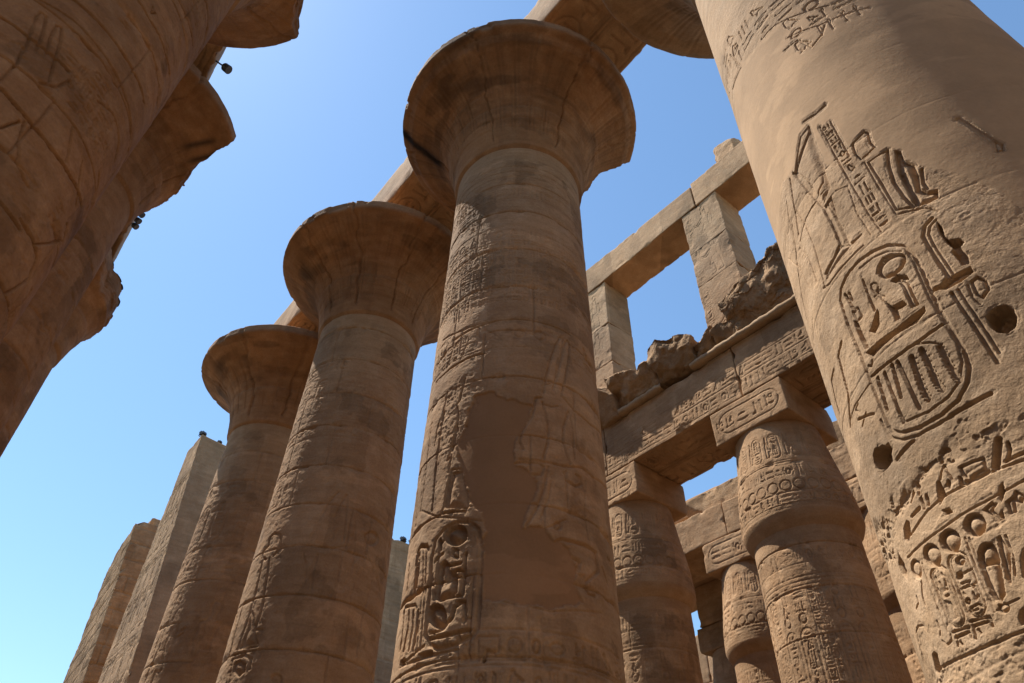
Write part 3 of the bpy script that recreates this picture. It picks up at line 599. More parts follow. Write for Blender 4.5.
('s',(0.03,0.03),[-0.923,3.803,-0.622,3.802]),
('s',(0.02,0.02),[-0.598,3.49,-0.501,3.496]),
('s',(0.03,0.03),[-1.162,4.192,-1.087,3.841]),
('s',(0.05,0.04),[-1.602,4.496,-1.599,4.677,-1.52,4.739,-1.37,4.682,-1.32,4.612]),
('s',(0.05,0.04),[-1.578,4.099,-1.563,4.285,-1.572,4.445]),
('s',(0.05,0.04),[-1.541,4.633,-1.512,4.383,-1.516,4.153]),
('s',(0.03,0.03),[-1.899,4.617,-1.845,4.198]),
('s',(0.05,0.04),[-1.906,4.049,-1.639,4.026,-1.411,4.043]),
('s',(0.035,0.035),[-1.859,3.919,-1.797,3.66,-1.814,3.385]),
('s',(0.035,0.035),[-1.653,3.847,-1.614,3.601,-1.665,3.34]),
('s',(0.035,0.035),[-1.51,3.8,-1.481,3.561,-1.503,3.294]),
('s',(0.035,0.035),[-1.391,3.763,-1.367,3.529,-1.396,3.266]),
('s',(0.03,0.03),[-1.805,3.955,-1.487,3.876,-1.439,3.814]),
('s',(0.02,0.018),[-1.443,4.718,-1.356,4.175,-1.327,3.622,-1.311,3.245]),
('s',(0.02,0.02),[-1.362,4.708,-1.293,4.155,-1.252,3.601,-1.234,3.226]),
('s',(0.03,0.02),[-1.703,3.144,-1.296,3.111,-0.968,3.113,-0.696,3.128,-0.64,3.115]),
('s',(0.025,0.02),[-1.716,3.18,-1.487,3.174,-1.17,3.261]),
('s',(0.02,0.015),[-1.383,3.262,-1.282,2.98]),
('s',(0.02,0.015),[-0.64,3.115,-0.631,2.872]),
('p',(0.05,0),[-1.731,3.225,-1.581,3.216,-1.583,3.144,-1.703,3.144]),
('p',(0.04,0),[-1.255,3.172,-1.019,3.174,-1.012,3.121,-1.22,3.119]),
('m',('glyphband',),[-1.834,2.981,-1.379,2.97,-0.864,2.917,-0.017,2.845,1.023,2.907,0.998,2.602,-0.316,2.498,-1.685,2.608]),
('p',(0.09,0),[-0.317,4.019,-0.289,4.036,-0.26,4.005,-0.279,3.97,-0.308,3.979]),
('p',(0.08,0),[-0.332,2.995,-0.303,3.006,-0.282,2.968,-0.313,2.951]),
('s',(0.03,0.02),[-0.182,3.058,-0.265,3.092,-0.309,3]),
('s',(0.03,0.022),[-1.048,5.546,-1.068,5.21,-1.116,5.101,-0.681,5.022,-0.635,5.176,-0.766,5.546,-0.829,5.758,-0.995,5.794,-1.048,5.546]),
('p',(0.03,0.2),[-1.027,5.538,-0.97,5.74,-0.798,5.714,-0.675,5.268,-0.643,5.055,-1.053,5.163]),
('s',(0.03,0.02),[-1.289,7.425,-1.352,6.922,-1.366,6.324,-1.365,5.761,-1.337,5.225]),
('s',(0.03,0.02),[-0.95,6.535,-1.016,6.172,-1.054,5.77]),
('s',(0.02,0.015),[-1.707,7.021,-1.697,6.206,-1.703,5.386]),
('s',(0.02,0.014),[-1.66,5.366,-1.197,5.072,-0.713,4.908,-0.396,4.817]),
('s',(0.02,0.014),[-2.123,6.917,-2.008,5.998,-1.859,5.202]),
('m',('plaster',),[-0.761,6.873,-0.656,7.135,-0.428,7.123,-0.207,6.989,0.021,6.912,0.298,6.806,0.255,6.529,0.095,6.223,-0.019,5.939,0.039,5.698,0.331,5.525,0.408,5.409,0.253,5.014,0.202,4.749,0.512,4.738,0.586,4.637,0.822,4.504,0.984,4.289,0.856,4.039,0.998,3.867,0.521,3.6,0.054,3.72,-0.309,3.738,-0.394,4.073,-0.403,4.662,-0.404,4.976,-0.608,5.13,-0.714,5.447,-0.882,5.829,-0.941,6.239,-0.801,6.532]),
('m',('rough',),[-1.464,7.415,-0.89,7.59,-0.585,7.519,-0.603,7.036,-0.789,6.381,-1.117,6.117,-1.379,6.234]),
('p',(0.03,0.1),[0.545,4.538,0.705,4.649,1.162,4.685,1.39,4.653,1.415,4.358,1.111,4.109,0.934,4.202,0.989,4.364,0.697,4.435]),
('s',(0.03,0.02),[1.707,4.706,2.261,4.635,2.256,4.319]),
('s',(0.03,0.025),[1.071,4.205,1.148,3.979,1.284,3.986]),
('s',(0.03,0.02),[1.498,4.465,1.62,4.287]),
('m',('glyphband',),[-0.913,2.915,-0.702,3.004,0.314,3.226,1.239,3.399,1.864,3.328,1.804,2.807,-0.947,2.573]),
('s',(0.02,0.014),[-0.342,3.726,0.055,3.654,0.521,3.6,1.399,3.794]),
('s',(0.02,0.012),[0.218,3.663,0.238,2.978]),
('s',(0.02,0.012),[0.382,3.484,0.439,2.938]),
('s',(0.03,0.022),[0.488,7.13,0.521,7.374,0.621,7.826,0.741,8.24,0.861,8.509,0.917,8.491,0.873,8.149,0.772,7.669,0.665,7.25]),
('s',(0.03,0.022),[0.665,7.25,0.788,7.747,0.938,8.332,1.023,8.517,1.082,8.449,1.008,7.995,0.897,7.513,0.817,7.193]),
('s',(0.02,0.015),[0.784,7.961,0.701,7.433]),
('s',(0.02,0.015),[0.462,7.257,0.669,7.387,0.858,7.393]),
('s',(0.03,0.022),[0.458,7.024,0.349,6.987,0.326,6.803,0.283,6.608,0.201,6.443,0.131,6.316,0.093,6.136,0.143,5.995]),
('s',(0.03,0.022),[0.468,6.929,0.508,6.716,0.558,6.482,0.54,6.178,0.466,5.873]),
('s',(0.03,0.022),[0.965,6.909,0.838,6.573,0.809,6.319,0.858,6.1,0.928,5.924]),
('s',(0.03,0.022),[0.984,6.885,1.034,6.592,1.023,6.223,1.024,6.036]),
('s',(0.02,0.014),[0.484,6.888,0.624,6.876,0.744,6.929]),
('s',(0.035,0.022),[0.816,7.173,0.975,7.076,1.111,6.977,1.492,6.926,2.261,7.155]),
('s',(0.03,0.02),[0.096,5.822,0.241,5.824,0.49,5.811,0.815,5.828,1.175,5.94,1.455,5.901,2.265,6.086]),
('p',(0.03,0.1),[-0.07,5.717,0.096,5.788,0.389,5.802,0.489,5.738,0.436,5.579,0.241,5.528,0.028,5.544]),
('s',(0.028,0.02),[0.54,5.75,0.483,5.438,0.381,5.082,0.205,4.74]),
('s',(0.028,0.02),[0.841,5.753,0.844,5.481,0.851,5.167]),
('s',(0.02,0.014),[0.205,4.74,0.517,4.76,0.802,4.95]),
('s',(0.028,0.022),[0.81,5.715,0.862,5.594,1.01,5.549,1.15,5.648,1.123,5.748,1.025,5.764]),
('s',(0.02,0.015),[1.23,5.738,1.157,5.171,1.208,4.772]),
('s',(0.02,0.015),[0.586,5.515,0.527,5.186,0.401,4.861]),
('s',(0.02,0.014),[1.635,7.519,1.758,7.057,1.826,6.524,1.902,5.967]),
('p',(0.03,0.095),[0.738,4.834,0.734,4.812,0.722,4.79,0.706,4.771,0.686,4.756,0.663,4.747,0.642,4.746,0.623,4.751,0.608,4.763,0.599,4.78,0.596,4.8,0.6,4.822,0.61,4.844,0.626,4.862,0.646,4.877,0.668,4.885,0.69,4.887,0.71,4.883,0.726,4.871,0.735,4.855]),
('m',('glyph',),[-1.972,13.452,-0.718,12.227,-0.725,11.409,-1.564,11.822]),
('m',('glyph',),[-2.271,11.665,-0.803,10.958,1.845,10.973,1.904,9.871,0.723,9.147,-0.641,9.134,-1.813,9.473]),
('s',(0.02,0.014),[-1.427,10.259,-1.314,9.036]),
('s',(0.02,0.014),[-1.271,10.724,-1.187,9.01]),
('s',(0.03,0.02),[-1.257,8.597,-0.792,8.639,-0.241,8.705,0.447,8.711,1.108,8.688]),
('s',(0.025,0.015),[-1.671,8.885,-1.044,8.706,-0.53,8.709]),
('m',('glyph',),[-1.755,8.387,-1.148,8.533,-0.67,8.395,-0.823,8.041,-1.59,7.983]),
('s',(0.03,0.025),[-1.76,7.939,-1.458,7.917,-1.084,7.94,-0.747,7.972,-0.544,7.967]),
('s',(0.02,0.016),[-0.889,8.399,-1.03,8.014]),
('s',(0.02,0.016),[-1.265,8.348,-1.371,8.043]),
('s',(0.03,0.03),[-0.889,7.52,-0.925,7.309,-0.96,7.104,-1.026,7.024]),
('s',(0.035,0.03),[-1.003,6.978,-0.961,6.75,-0.988,6.488,-1.064,6.188,-1.097,6]),
('s',(0.025,0.02),[-1.333,7.138,-1.325,6.777]),
('s',(0.02,0.02),[-1.46,6.849,-1.491,6.452]),
('m',('pale',),[0.458,7.024,0.59,7.815,0.876,8.532,1.062,8.515,0.893,7.443,1.052,7.179,2.27,7.199,2.264,6.175,1.447,5.84,0.992,5.751,0.862,5.069,0.517,4.76,0.196,4.739,0.38,5.057,0.487,5.655,-0.067,5.569,-0.047,5.761,0.144,5.825,0.093,6.136,0.321,6.866]),
],
'C2': [
('s',(0.05,0.035),[-1.419,6.919,-1.606,7.024,-1.625,7.168,-1.473,7.262,-1.511,7.461,-1.395,7.54,-1.193,7.459,-1.099,7.285,-1.094,7.099,-1.186,6.965]),
('s',(0.05,0.035),[-1.548,6.954,-1.501,6.643,-1.444,6.162,-1.444,5.682,-1.484,5.263,-1.513,5.014]),
('s',(0.045,0.03),[-1.32,6.933,-1.23,6.581,-1.179,6.179,-1.108,5.823,-1.107,5.622,-1.16,5.367]),
('s',(0.04,0.03),[-2.361,6.234,-1.93,5.537,-1.758,4.973]),
('p',(0.04,0.15),[-1.429,5.814,-1.292,5.719,-1.07,5.227,-0.952,5.056,-1.454,5.065,-1.352,5.399]),
('s',(0.035,0.03),[-1.556,5.054,-0.961,5.013]),
('s',(0.03,0.02),[-1.117,5.361,-0.932,5.327]),
('p',(0.05,0.12),[-1.438,4.599,-1.496,4.762,-1.343,4.815,-1.145,4.707,-1.113,4.553,-1.223,4.477]),
('s',(0.05,0.03),[-1.444,4.403,-1.598,4.875,-1.237,4.885,-1.039,4.786,-1.014,4.602]),
('s',(0.035,0.02),[-0.397,7.141,-0.297,7.693,-0.138,8.199,0.016,8.477]),
('s',(0.035,0.02),[0.105,7.351,0.051,7.817,0.138,8.247,0.227,8.454]),
('s',(0.035,0.02),[0.245,8.442,0.311,7.874,0.359,7.329]),
('s',(0.03,0.018),[-0.408,7.125,0.116,7.107,0.543,7.288]),
('s',(0.035,0.02),[0.691,7.042,0.662,6.587,0.541,6.266]),
('s',(0.035,0.02),[0.799,6.851,0.758,6.186,0.796,5.515,0.855,5.077]),
('s',(0.035,0.02),[1.35,7.294,1.307,6.519,1.147,5.756,1.176,5.104]),
('s',(0.03,0.02),[1.009,7.232,1.282,7.033,1.701,6.678,1.714,6.099]),
('p',(0.035,0.19),[1.329,7.765,1.328,7.709,1.3,7.647,1.251,7.586,1.187,7.533,1.116,7.495,1.045,7.474,0.98,7.473,0.927,7.491,0.89,7.525,0.87,7.572,0.87,7.626,0.889,7.683,0.927,7.737,0.981,7.784,1.046,7.82,1.119,7.842,1.191,7.848,1.255,7.837,1.304,7.809]),
('s',(0.03,0.018),[-0.137,6.933,-0.165,6.563,-0.11,6.143]),
('s',(0.03,0.018),[-0.454,6.913,-0.302,6.552,-0.287,6.268]),
('s',(0.03,0.018),[0.56,7.865,0.677,7.114]),
('s',(0.03,0.018),[0.964,7.449,0.974,6.913,0.826,6.277]),
('s',(0.03,0.018),[1.457,8.327,1.981,7.911,1.849,7.202]),
('p',(0.03,0.152),[-0.295,4.396,-0.292,4.364,-0.301,4.334,-0.319,4.311,-0.346,4.295,-0.379,4.288,-0.414,4.293,-0.449,4.307,-0.479,4.329,-0.503,4.358,-0.517,4.39,-0.52,4.423,-0.511,4.452,-0.492,4.476,-0.464,4.491,-0.431,4.497,-0.395,4.493,-0.361,4.479,-0.33,4.457,-0.308,4.428]),
('m',('glyph',),[-2.354,9.691,-1.551,9.433,-1.294,8.284,-2.363,8.361,-2.354,9.04]),
],
'L1': [
('s',(0.03,0.02),[-0.143,7.712,-0.225,8.004,-0.306,8.324,-0.312,8.456,-0.245,8.448,-0.155,8.169,-0.073,7.831]),
('s',(0.03,0.02),[0.015,7.9,-0.072,8.182,-0.114,8.428,-0.062,8.459,0.03,8.234,0.132,7.855,0.231,7.541]),
('s',(0.03,0.02),[-0.175,7.742,-0.106,7.446,-0.1,7.069]),
('s',(0.03,0.02),[0.307,6.851,0.393,6.579,0.525,6.326,0.691,6.256,0.777,6.256]),
('s',(0.03,0.02),[0.7,7.388,0.832,7.13,0.903,6.961]),
('s',(0.03,0.02),[1.086,7.239,1.282,6.965,1.449,6.851]),
('s',(0.035,0.03),[1.439,7.539,1.663,7.47,1.78,7.185]),
('s',(0.05,0.03),[-0.532,7.967,-0.311,7.95,-0.058,7.942,0.285,7.964]),
('s',(0.05,0.04),[-0.058,6.987,0.138,6.934,0.396,6.889,0.668,6.872,1.049,6.905,1.383,6.966,1.559,6.99]),
('s',(0.04,0.02),[0.163,7.463,0.301,7.584,0.366,7.863]),
('s',(0.03,0.03),[0.186,6.527,0.273,6.798]),
('m',('glyph',),[0.156,7.983,0.23,8.297,0.765,8.435,1.092,8.255,1.269,7.975,1.4,7.707,1.043,7.615,0.688,7.634,0.479,7.583]),
('m',('glyph',),[0.327,9.468,0.417,9.776,0.527,9.587,0.448,9.364]),
('m',('glyph',),[1.188,6.324,1.211,6.604,1.373,6.561,1.329,6.24]),
('s',(0.04,0.03),[0.311,10.098,0.59,10.055,0.854,10.093,1.163,10.096,1.458,10.139]),
('s',(0.05,0.03),[-0.179,9.049,0.04,9.07,0.371,9.049,0.757,9.064,1.065,9.097,1.384,9.113]),
('s',(0.03,0.02),[-0.404,8.643,-0.031,8.728,0.388,8.698,0.749,8.674,1.21,8.631,1.686,8.605]),
('s',(0.03,0.02),[0.717,11.072,1.108,11.129,1.545,11.21]),
('s',(0.03,0.02),[0.507,10.323,0.548,10.187,0.589,10.282]),
('s',(0.04,0.03),[0.627,5.814,0.98,5.807]),
('s',(0.03,0.02),[0.74,8.049,1.038,8.245,1.411,8.197,1.611,8.007]),
('s',(0.05,0.03),[0.916,5.892,1.211,5.904,1.436,5.868,1.542,5.635,1.368,5.241]),
('s',(0.03,0.02),[1.266,5.909,1.723,6.489,1.521,6.589]),
('s',(0.03,0.02),[1.737,5.117,1.77,5.462,1.794,5.708]),
],
}
def apply_trace(rel, ops, dk=1.0, gs=.17, gd=.016, wk=1.0):
    for op, par, f in ops:
        pts = list(zip(f[0::2], f[1::2]))
        if op == 's': rel.stroke(pts, max(par[0]*wk, rel.du*1.4), par[1]*dk)
        elif op == 'p': rel.poly(pts, par[0]*dk, par[1])
        elif par[0] == 'glyph':
            us = [p[0] for p in pts]; zs = [p[1] for p in pts]
            z = max(zs)-gs
            while z > min(zs)-gs*.5:
                u = min(us)
                while u < max(us):
                    c = np.array([[u+gs/2]]), np.array([[z+gs/2]])
                    if rel.inside(pts, *c)[0, 0]: rel.cell(u, z, gs*.86, gs*.86, gd)
                    u += gs
                z -= gs*1.05
        elif par[0] == 'glyphcol':
            (ax, ay), (bx, by), (cx, cy), (dx, dy) = pts; n = max(2, int(math.hypot(dx-ax, dy-ay)/(math.hypot(bx-ax, by-ay)*.95)))
            for i in range(n):
                t = (i+.5)/n; lx = ax+(dx-ax)*t; rx = bx+(cx-bx)*t; zz = (ay+(dy-ay)*t+by+(cy-by)*t)/2
                w = abs(rx-lx)*.8; hh = abs(ay-dy)/n*.85
                rel.cell(min(lx, rx)+.1*w, zz-hh/2, w, hh, .02)
        elif par[0] == 'glyphband':
            us = [p[0] for p in pts]; zs = [p[1] for p in pts]
            rel.row(max(min(us), rel.u[0]), max(us), max(zs)-.42, max(zs)-.06, .024)

# ------------------------------------------------------------------ column shaft with relief
def shaft(name, parent, ax, rfun, ztop, rel, mat, RREF=1.6, zbot=GZ, cap_neck=None):
    thc = math.atan2(-ax[1], -ax[0])
    td = rel.u/RREF; n_c = 26
    rest = np.linspace(td[-1], td[0]+2*math.pi, n_c+2)[1:-1]
    th = np.concatenate([td, rest])
    zl = np.linspace(zbot, rel.z[0], max(3, int((rel.z[0]-zbot)/.25)+1))[:-1]
    zh = np.linspace(rel.z[-1], ztop, max(2, int((ztop-rel.z[-1])/.2)+1))[1:] if ztop > rel.z[-1]+.01 else np.array([])
    z = np.concatenate([zl, rel.z, zh]); nt = len(th); nz = len(z)
    H = np.zeros((nz, nt)); PL = np.zeros((nz, nt)); SO = np.zeros((nz, nt)); TO = np.zeros((nz, nt))
    fade = np.clip(np.minimum(np.arange(rel.nu), np.arange(rel.nu)[::-1])/10, 0, 1)[None]
    fz = np.clip(np.minimum(np.arange(rel.nz), np.arange(rel.nz)[::-1])/10, 0, 1)[:, None]
    j = len(zl); H[j:j+rel.nz, :rel.nu] = rel.H*fade*fz
    PL[j:j+rel.nz, :rel.nu] = rel.pl*fade*fz; SO[j:j+rel.nz, :rel.nu] = rel.soot; TO[j:j+rel.nz, :rel.nu] = rel.tone*fade*fz
    r = np.array([rfun(v) for v in z])[:, None]+H
    T = th[None]+thc
    X = ax[0]*0+r*np.cos(T); Y = r*np.sin(T); Z = np.broadcast_to(z[:, None], X.shape)
    V = np.stack([X, Y, Z-GZ], -1).reshape(-1, 3)
    a = (np.arange(nz-1)[:, None]*nt+np.arange(nt)[None]); b = (np.arange(nz-1)[:, None]*nt+(np.arange(nt)+1)[None] % nt)
    Fq = np.stack([a, b, b+nt, a+nt], -1).reshape(-1, 4)
    return mesh_obj(name, V, Fq, mat, parent, {'plaster': PL, 'soot': SO, 'tone': TO})
def lathe(name, parent, prof, mat, nt=120, rlim=None, dz=.05, noise=.015, seed=0, carve=None, soot=None, refine=True, smooth_break=False):
    # prof: (z, r) list, refined along its length; rlim(theta) caps the radius where the stone has broken away
    P = []
    for (z0, r0), (z1, r1) in zip(prof[:-1], prof[1:]):
        n = max(1, int(math.hypot(z1-z0, r1-r0)/dz)) if refine else 1
        P += [(z0+(z1-z0)*i/n, r0+(r1-r0)*i/n) for i in range(n)]
    P.append(prof[-1]); z = np.array([p[0] for p in P])[:, None]; r = np.array([p[1] for p in P])[:, None]
    T = np.linspace(0, 2*math.pi, nt, endpoint=False)[None]
    rr = r+0*T; zz = z+0*T
    if carve is not None: rr = rr+carve(T+0*r, zz, rr)
    pts = np.stack([rr*np.cos(T), rr*np.sin(T), zz], -1).reshape(-1, 3)
    nn = fbm3(pts*1.6, seed, 4).reshape(rr.shape); n2 = fbm3(pts*7, seed+9, 3).reshape(rr.shape)
    rr = rr+noise*nn*np.clip(rr, 0, 1)+noise*.4*n2*np.clip(rr, 0, 1)
    if rlim is not None:
        lim = rlim(np.degrees(T) % 360)+(.10 if smooth_break else .16)*np.round(nn*2.2)/2.2+(.015 if smooth_break else .05)*n2+.04*nn
        over = np.maximum(rr-lim, 0); rr = np.where(rr > lim, lim+.06*np.tanh(over), rr)
    so = soot(np.degrees(T) % 360+0*r, zz, rr) if soot else 0*rr
    tone = .30*(_hash(np.floor(T*1.9+.25*nn+seed).astype(np.int64), np.floor(zz/.8+.1*nn).astype(np.int64), seed+3)-.5)+.16*sstep((fbm2(T*2.2, zz*1.5+rr, seed+31, 5)-.1)/.2)-.18*sstep((fbm2(T*1.7+4, zz*1.5+rr, seed+33, 5)-.1)/.2)
    V = np.stack([rr*np.cos(T), rr*np.sin(T), zz-GZ], -1).reshape(-1, 3); nz = len(z)
    a = (np.arange(nz-1)[:, None]*nt+np.arange(nt)[None]); b = (np.arange(nz-1)[:, None]*nt+(np.arange(nt)+1)[None] % nt)
    Fq = np.stack([a, b, b+nt, a+nt], -1).reshape(-1, 4)
    return mesh_obj(name, V, Fq, mat, parent, {'plaster': 0*rr, 'soot': so, 'tone': tone})

# ------------------------------------------------------------------ rough stone block
def block(name, c8, mat, parent=None, res=.15, rnd=.05, amp=.015, seed=0, faces=None, chip=.06, nsc=1.3, cuts=0, hc=0, jag=0):
    """c8: bottom four then top four corners, both counter-clockwise seen from above. faces: {'+y': (Relief drawing fn, res)}"""
    c8 = np.array(c8, float); org = c8.mean(0)
    hx = (np.linalg.norm(c8[1]-c8[0])+np.linalg.norm(c8[2]-c8[3])+np.linalg.norm(c8[5]-c8[4]))/6
    hy = (np.linalg.norm(c8[3]-c8[0])+np.linalg.norm(c8[2]-c8[1])+np.linalg.norm(c8[7]-c8[4]))/6
    hz = (np.linalg.norm(c8[4]-c8[0])+np.linalg.norm(c8[6]-c8[2])+np.linalg.norm(c8[5]-c8[1]))/6
    hd = np.array([hx, hy, hz]); Vs = []; Fs = []; off = 0; Ts = []; crn = np.random.RandomState(seed+1000)
    planes = []
    for i in range(cuts):
        n = crn.normal(size=3)*np.array([1, 1, .9]); n[2] = n[2]*.6+.45 if i % 2 else n[2]; n /= np.linalg.norm(n); planes.append((n, crn.uniform(.70, .93)*np.abs(n*hd).sum()))
    rr = min(rnd, .45*min(hd))
    def axis(n_half, rs):
        n = max(3, int(2*n_half/rs)+1); g = np.linspace(-n_half, n_half, n)
        e = np.array([rr*.35, rr*.8]); return np.unique(np.concatenate([g, n_half-e, e-n_half]))
    for nm, (ai, bi, ci, sg) in {'+x': (1, 2, 0, 1), '-x': (1, 2, 0, -1), '+y': (0, 2, 1, 1), '-y': (0, 2, 1, -1), '+z': (0, 1, 2, 1), '-z': (0, 1, 2, -1)}.items():
        fr = faces.get(nm) if faces else None
        rs = fr[1] if fr else res
        if fr:
            A = np.linspace(-hd[ai], hd[ai], int(2*hd[ai]/rs)+1); B = np.linspace(-hd[bi], hd[bi], int(2*hd[bi]/rs)+1)
        else: A = axis(hd[ai], rs); B = axis(hd[bi], rs)
        GA, GB = np.meshgrid(A, B, indexing='ij'); p = np.zeros(GA.shape+(3,)); p[..., ai] = GA; p[..., bi] = GB; p[..., ci] = sg*hd[ci]
        p = p.reshape(-1, 3)
        # worn, rounded arrises
        rv = np.full(len(p), rr)[:, None]
        inner = np.clip(p, -(hd-rv), hd-rv); d = p-inner; L = np.linalg.norm(d, axis=1, keepdims=True)+1e-9
        nrm = d/L; p = inner+nrm*np.minimum(L, rr)
        if fr:
            rel = Relief(-hd[ai], hd[ai], -hd[bi], hd[bi], rs, seed+5); rel.u = A; rel.z = B; rel.nu = len(A); rel.nz = len(B)
            for k in ('h', 'pl', 'ro', 'soot', 'tone'): setattr(rel, k, np.zeros((len(B), len(A))))
            fr[0](rel); H = rel.finish(joints=(), grain=.005, flake=.003); e = np.minimum(hd[ai]-np.abs(GA), hd[bi]-np.abs(GB)); H = (H.T*np.clip(e/.03, 0, 1)).reshape(-1, 1)
            p = p+nrm*H
        # trilinear placing
        t = (p/hd+1)/2; x, y, z = t[:, :1], t[:, 1:2], t[:, 2:]
        P = ((c8[0]*(1-x)+c8[1]*x)*(1-y)+(c8[3]*(1-x)+c8[2]*x)*y)*(1-z)+((c8[4]*(1-x)+c8[5]*x)*(1-y)+(c8[7]*(1-x)+c8[6]*x)*y)*z
        ed = 1-np.clip(np.sort(hd-np.abs(p), axis=1)[:, 1:2]/.30, 0, 1)
        q = P*nsc
        D = np.stack([fbm3(q, seed+1, 4), fbm3(q+31.7, seed+2, 4), fbm3(q+77.1, seed+3, 4)], 1)*amp
        ch = np.clip(fbm3(P*2.3, seed+4, 4)-.05, 0, 1)[:, None]*chip*2.2*ed
        for n, of in planes:
            P = P-np.maximum((P-org)@n-of, 0)[:, None]*n
        P = P+D+(org-P)/np.linalg.norm(org-P, axis=1, keepdims=True)*ch
        if jag:
            st = lambda sd, k: np.round(fbm3(P*k, sd, 3)*7)/7
            P = P+jag*np.stack([st(seed+12, 1.5), st(seed+13, 1.5), 1.4*st(seed+14, 1.9)], 1)+.22*jag*np.stack([st(seed+15, 4), st(seed+16, 4), st(seed+17, 4)], 1)
        if cuts: P = P+np.stack([fbm3(P*5, seed+6, 4), fbm3(P*5+9, seed+7, 4), fbm3(P*5+19, seed+8, 4)], 1)*.022
        tz = np.floor(P[:, 2]/hc if hc else P[:, 2]*0).astype(np.int64); tx = np.floor((P[:, 0]+P[:, 1])/(1.5 if hc else 2.6)+_hash(tz, tz*0, seed)).astype(np.int64)
        Ts.append(.30*(_hash(tx, tz, seed+9)-.5)-.16*sstep((fbm3(P*1.1, seed+10, 4)-.08)/.15)+.14*sstep((fbm3(P*1.3+5, seed+11, 4)-.1)/.15))
        n1, n2 = GA.shape; i = np.arange(n1-1)[:, None]*n2+np.arange(n2-1)[None]
        f = np.stack([i, i+n2, i+n2+1, i+1], -1).reshape(-1, 4)
        flip = (sg < 0) ^ (ci == 1)
        if flip: f = f[:, ::-1]
        Vs.append(P); Fs.append(f+off); off += len(P)
    V = np.concatenate(Vs); Fq = np.concatenate(Fs)
    base = np.array([org[0], org[1], c8[:4, 2].min()]) if parent is None else None
    if base is not None: V = V-base
    else:
        V = V-np.array(parent.location)
    o = mesh_obj(name, V, Fq, mat, parent, {'tone': np.concatenate(Ts)})
    if base is not None: o.location = base
    return o
def box8(x0, x1, y0, y1, z0, z1, top=None):
    b = [(x0, y0, z0), (x1, y0, z0), (x1, y1, z0), (x0, y1, z0)]
    t = [(x0, y0, z1), (x1, y0, z1), (x1, y1, z1), (x0, y1, z1)] if top is None else top
    return b+t

# ================================================================== ground
gm = []
n = 60; g = np.linspace(-1, 1, n); g = np.sign(g)*np.abs(g)**2.2*600
GX, GY = np.meshgrid(g, g, indexing='ij'); V = np.stack([GX, GY, GZ+.03*fbm2(GX*.4, GY*.4, 3, 3)], -1).reshape(-1, 3)
i = np.arange(n-1)[:, None]*n+np.arange(n-1)[None]
o = mesh_obj('ground', V, np.stack([i, i+n, i+n+1, i+1], -1).reshape(-1, 4), GROUND); o['kind'] = 'structure'

# ================================================================== great papyrus columns
COLS = {
 'R': dict(ax=(.8765, -6.408), r0=1.684, k=.0172, Rc=3.279, h=16.915),
 'C1': dict(ax=(8.0926, -6.3729), r0=1.629, k=.01144, Rc=3.098, h=16.976),
 'C2': dict(ax=(15.0741, -6.2774), r0=1.6458, k=.01569, Rc=3.126, h=17.027),
 'C3': dict(ax=(22.0034, -6.3958), r0=1.6806, k=.01247, Rc=3.235, h=17.081),
 'L1': dict(ax=(7.8456, 2.4203), r0=1.6095, k=.00492, Rc=3.244, h=16.98),
 'L2': dict(ax=(14.8677, 2.2884), r0=1.6497, k=.01322, Rc=3.2326, h=17.01),
 'L3': dict(ax=(21.9, 2.3), r0=1.66, k=.0130, Rc=3.2, h=17.0),
}
CRACKS = {
 'C1': [(48, .03), (118, .012), (175, .012), (225, .015)],
 'C2': [(100, .022), (134, .03), (172, .012), (205, .015)],
 'C3': [(70, .025), (122, .03), (165, .025)],
 'L2': [(255, .03), (205, .03), (300, .03)],
}
def interp_deg(tab):
    xs = [a for a, _ in tab]; ys = [b for _, b in tab]
    return lambda T: np.interp(T, xs, ys)
BREAK = {
 'C1': interp_deg([(0, 9), (242, 9), (243.5, 3.05), (246, 2.25), (251, 2.02), (270, 2.1), (290, 2.5), (305, 2.9), (315, 9), (360, 9)]),
 'L2': interp_deg([(0, 2.6), (40, 9), (232, 9), (237, 3.15), (240, 2.75), (250, 2.3), (262, 2.08), (300, 2.02), (330, 2.2), (360, 2.6)]),
 'L1': interp_deg([(0, 9), (262, 9), (270, 2.45), (284, 2.55), (290, 2.75), (294, 2.9), (297, 3.15), (300, 9), (360, 9)]),
 'L3': interp_deg([(0, 2.4), (60, 2.9), (120, 9), (200, 2.9), (226, 2.15), (235, 2.2), (260, 2.12), (282, 2.14), (310, 2.3), (360, 2.4)]),
 'C2': interp_deg([(0, 9), (225, 9), (236, 3.0), (255, 2.7), (280, 2.55), (300, 9), (360, 9)]),
}
def bell_profile(rs, Rc, h):
    p = [(h-2.75, rs-.02), (h-2.64, rs+.07), (h-2.2, rs+.13), (h-1.9, rs+.19), (h-1.6, rs+.28), (h-1.42, rs+.33), (h-1.36, rs+.30), (h-1.1, rs+.43), (h-.85, rs+.60), (h-.62, rs+.84), (h-.42, rs+1.10), (h-.25, rs+1.36), (h-.10, Rc-.14), (h-.02, Rc-.02), (h+.03, Rc+.012), (h+.28, Rc+.01), (h+.34, Rc-.05), (h+.34, .3)]
    return p
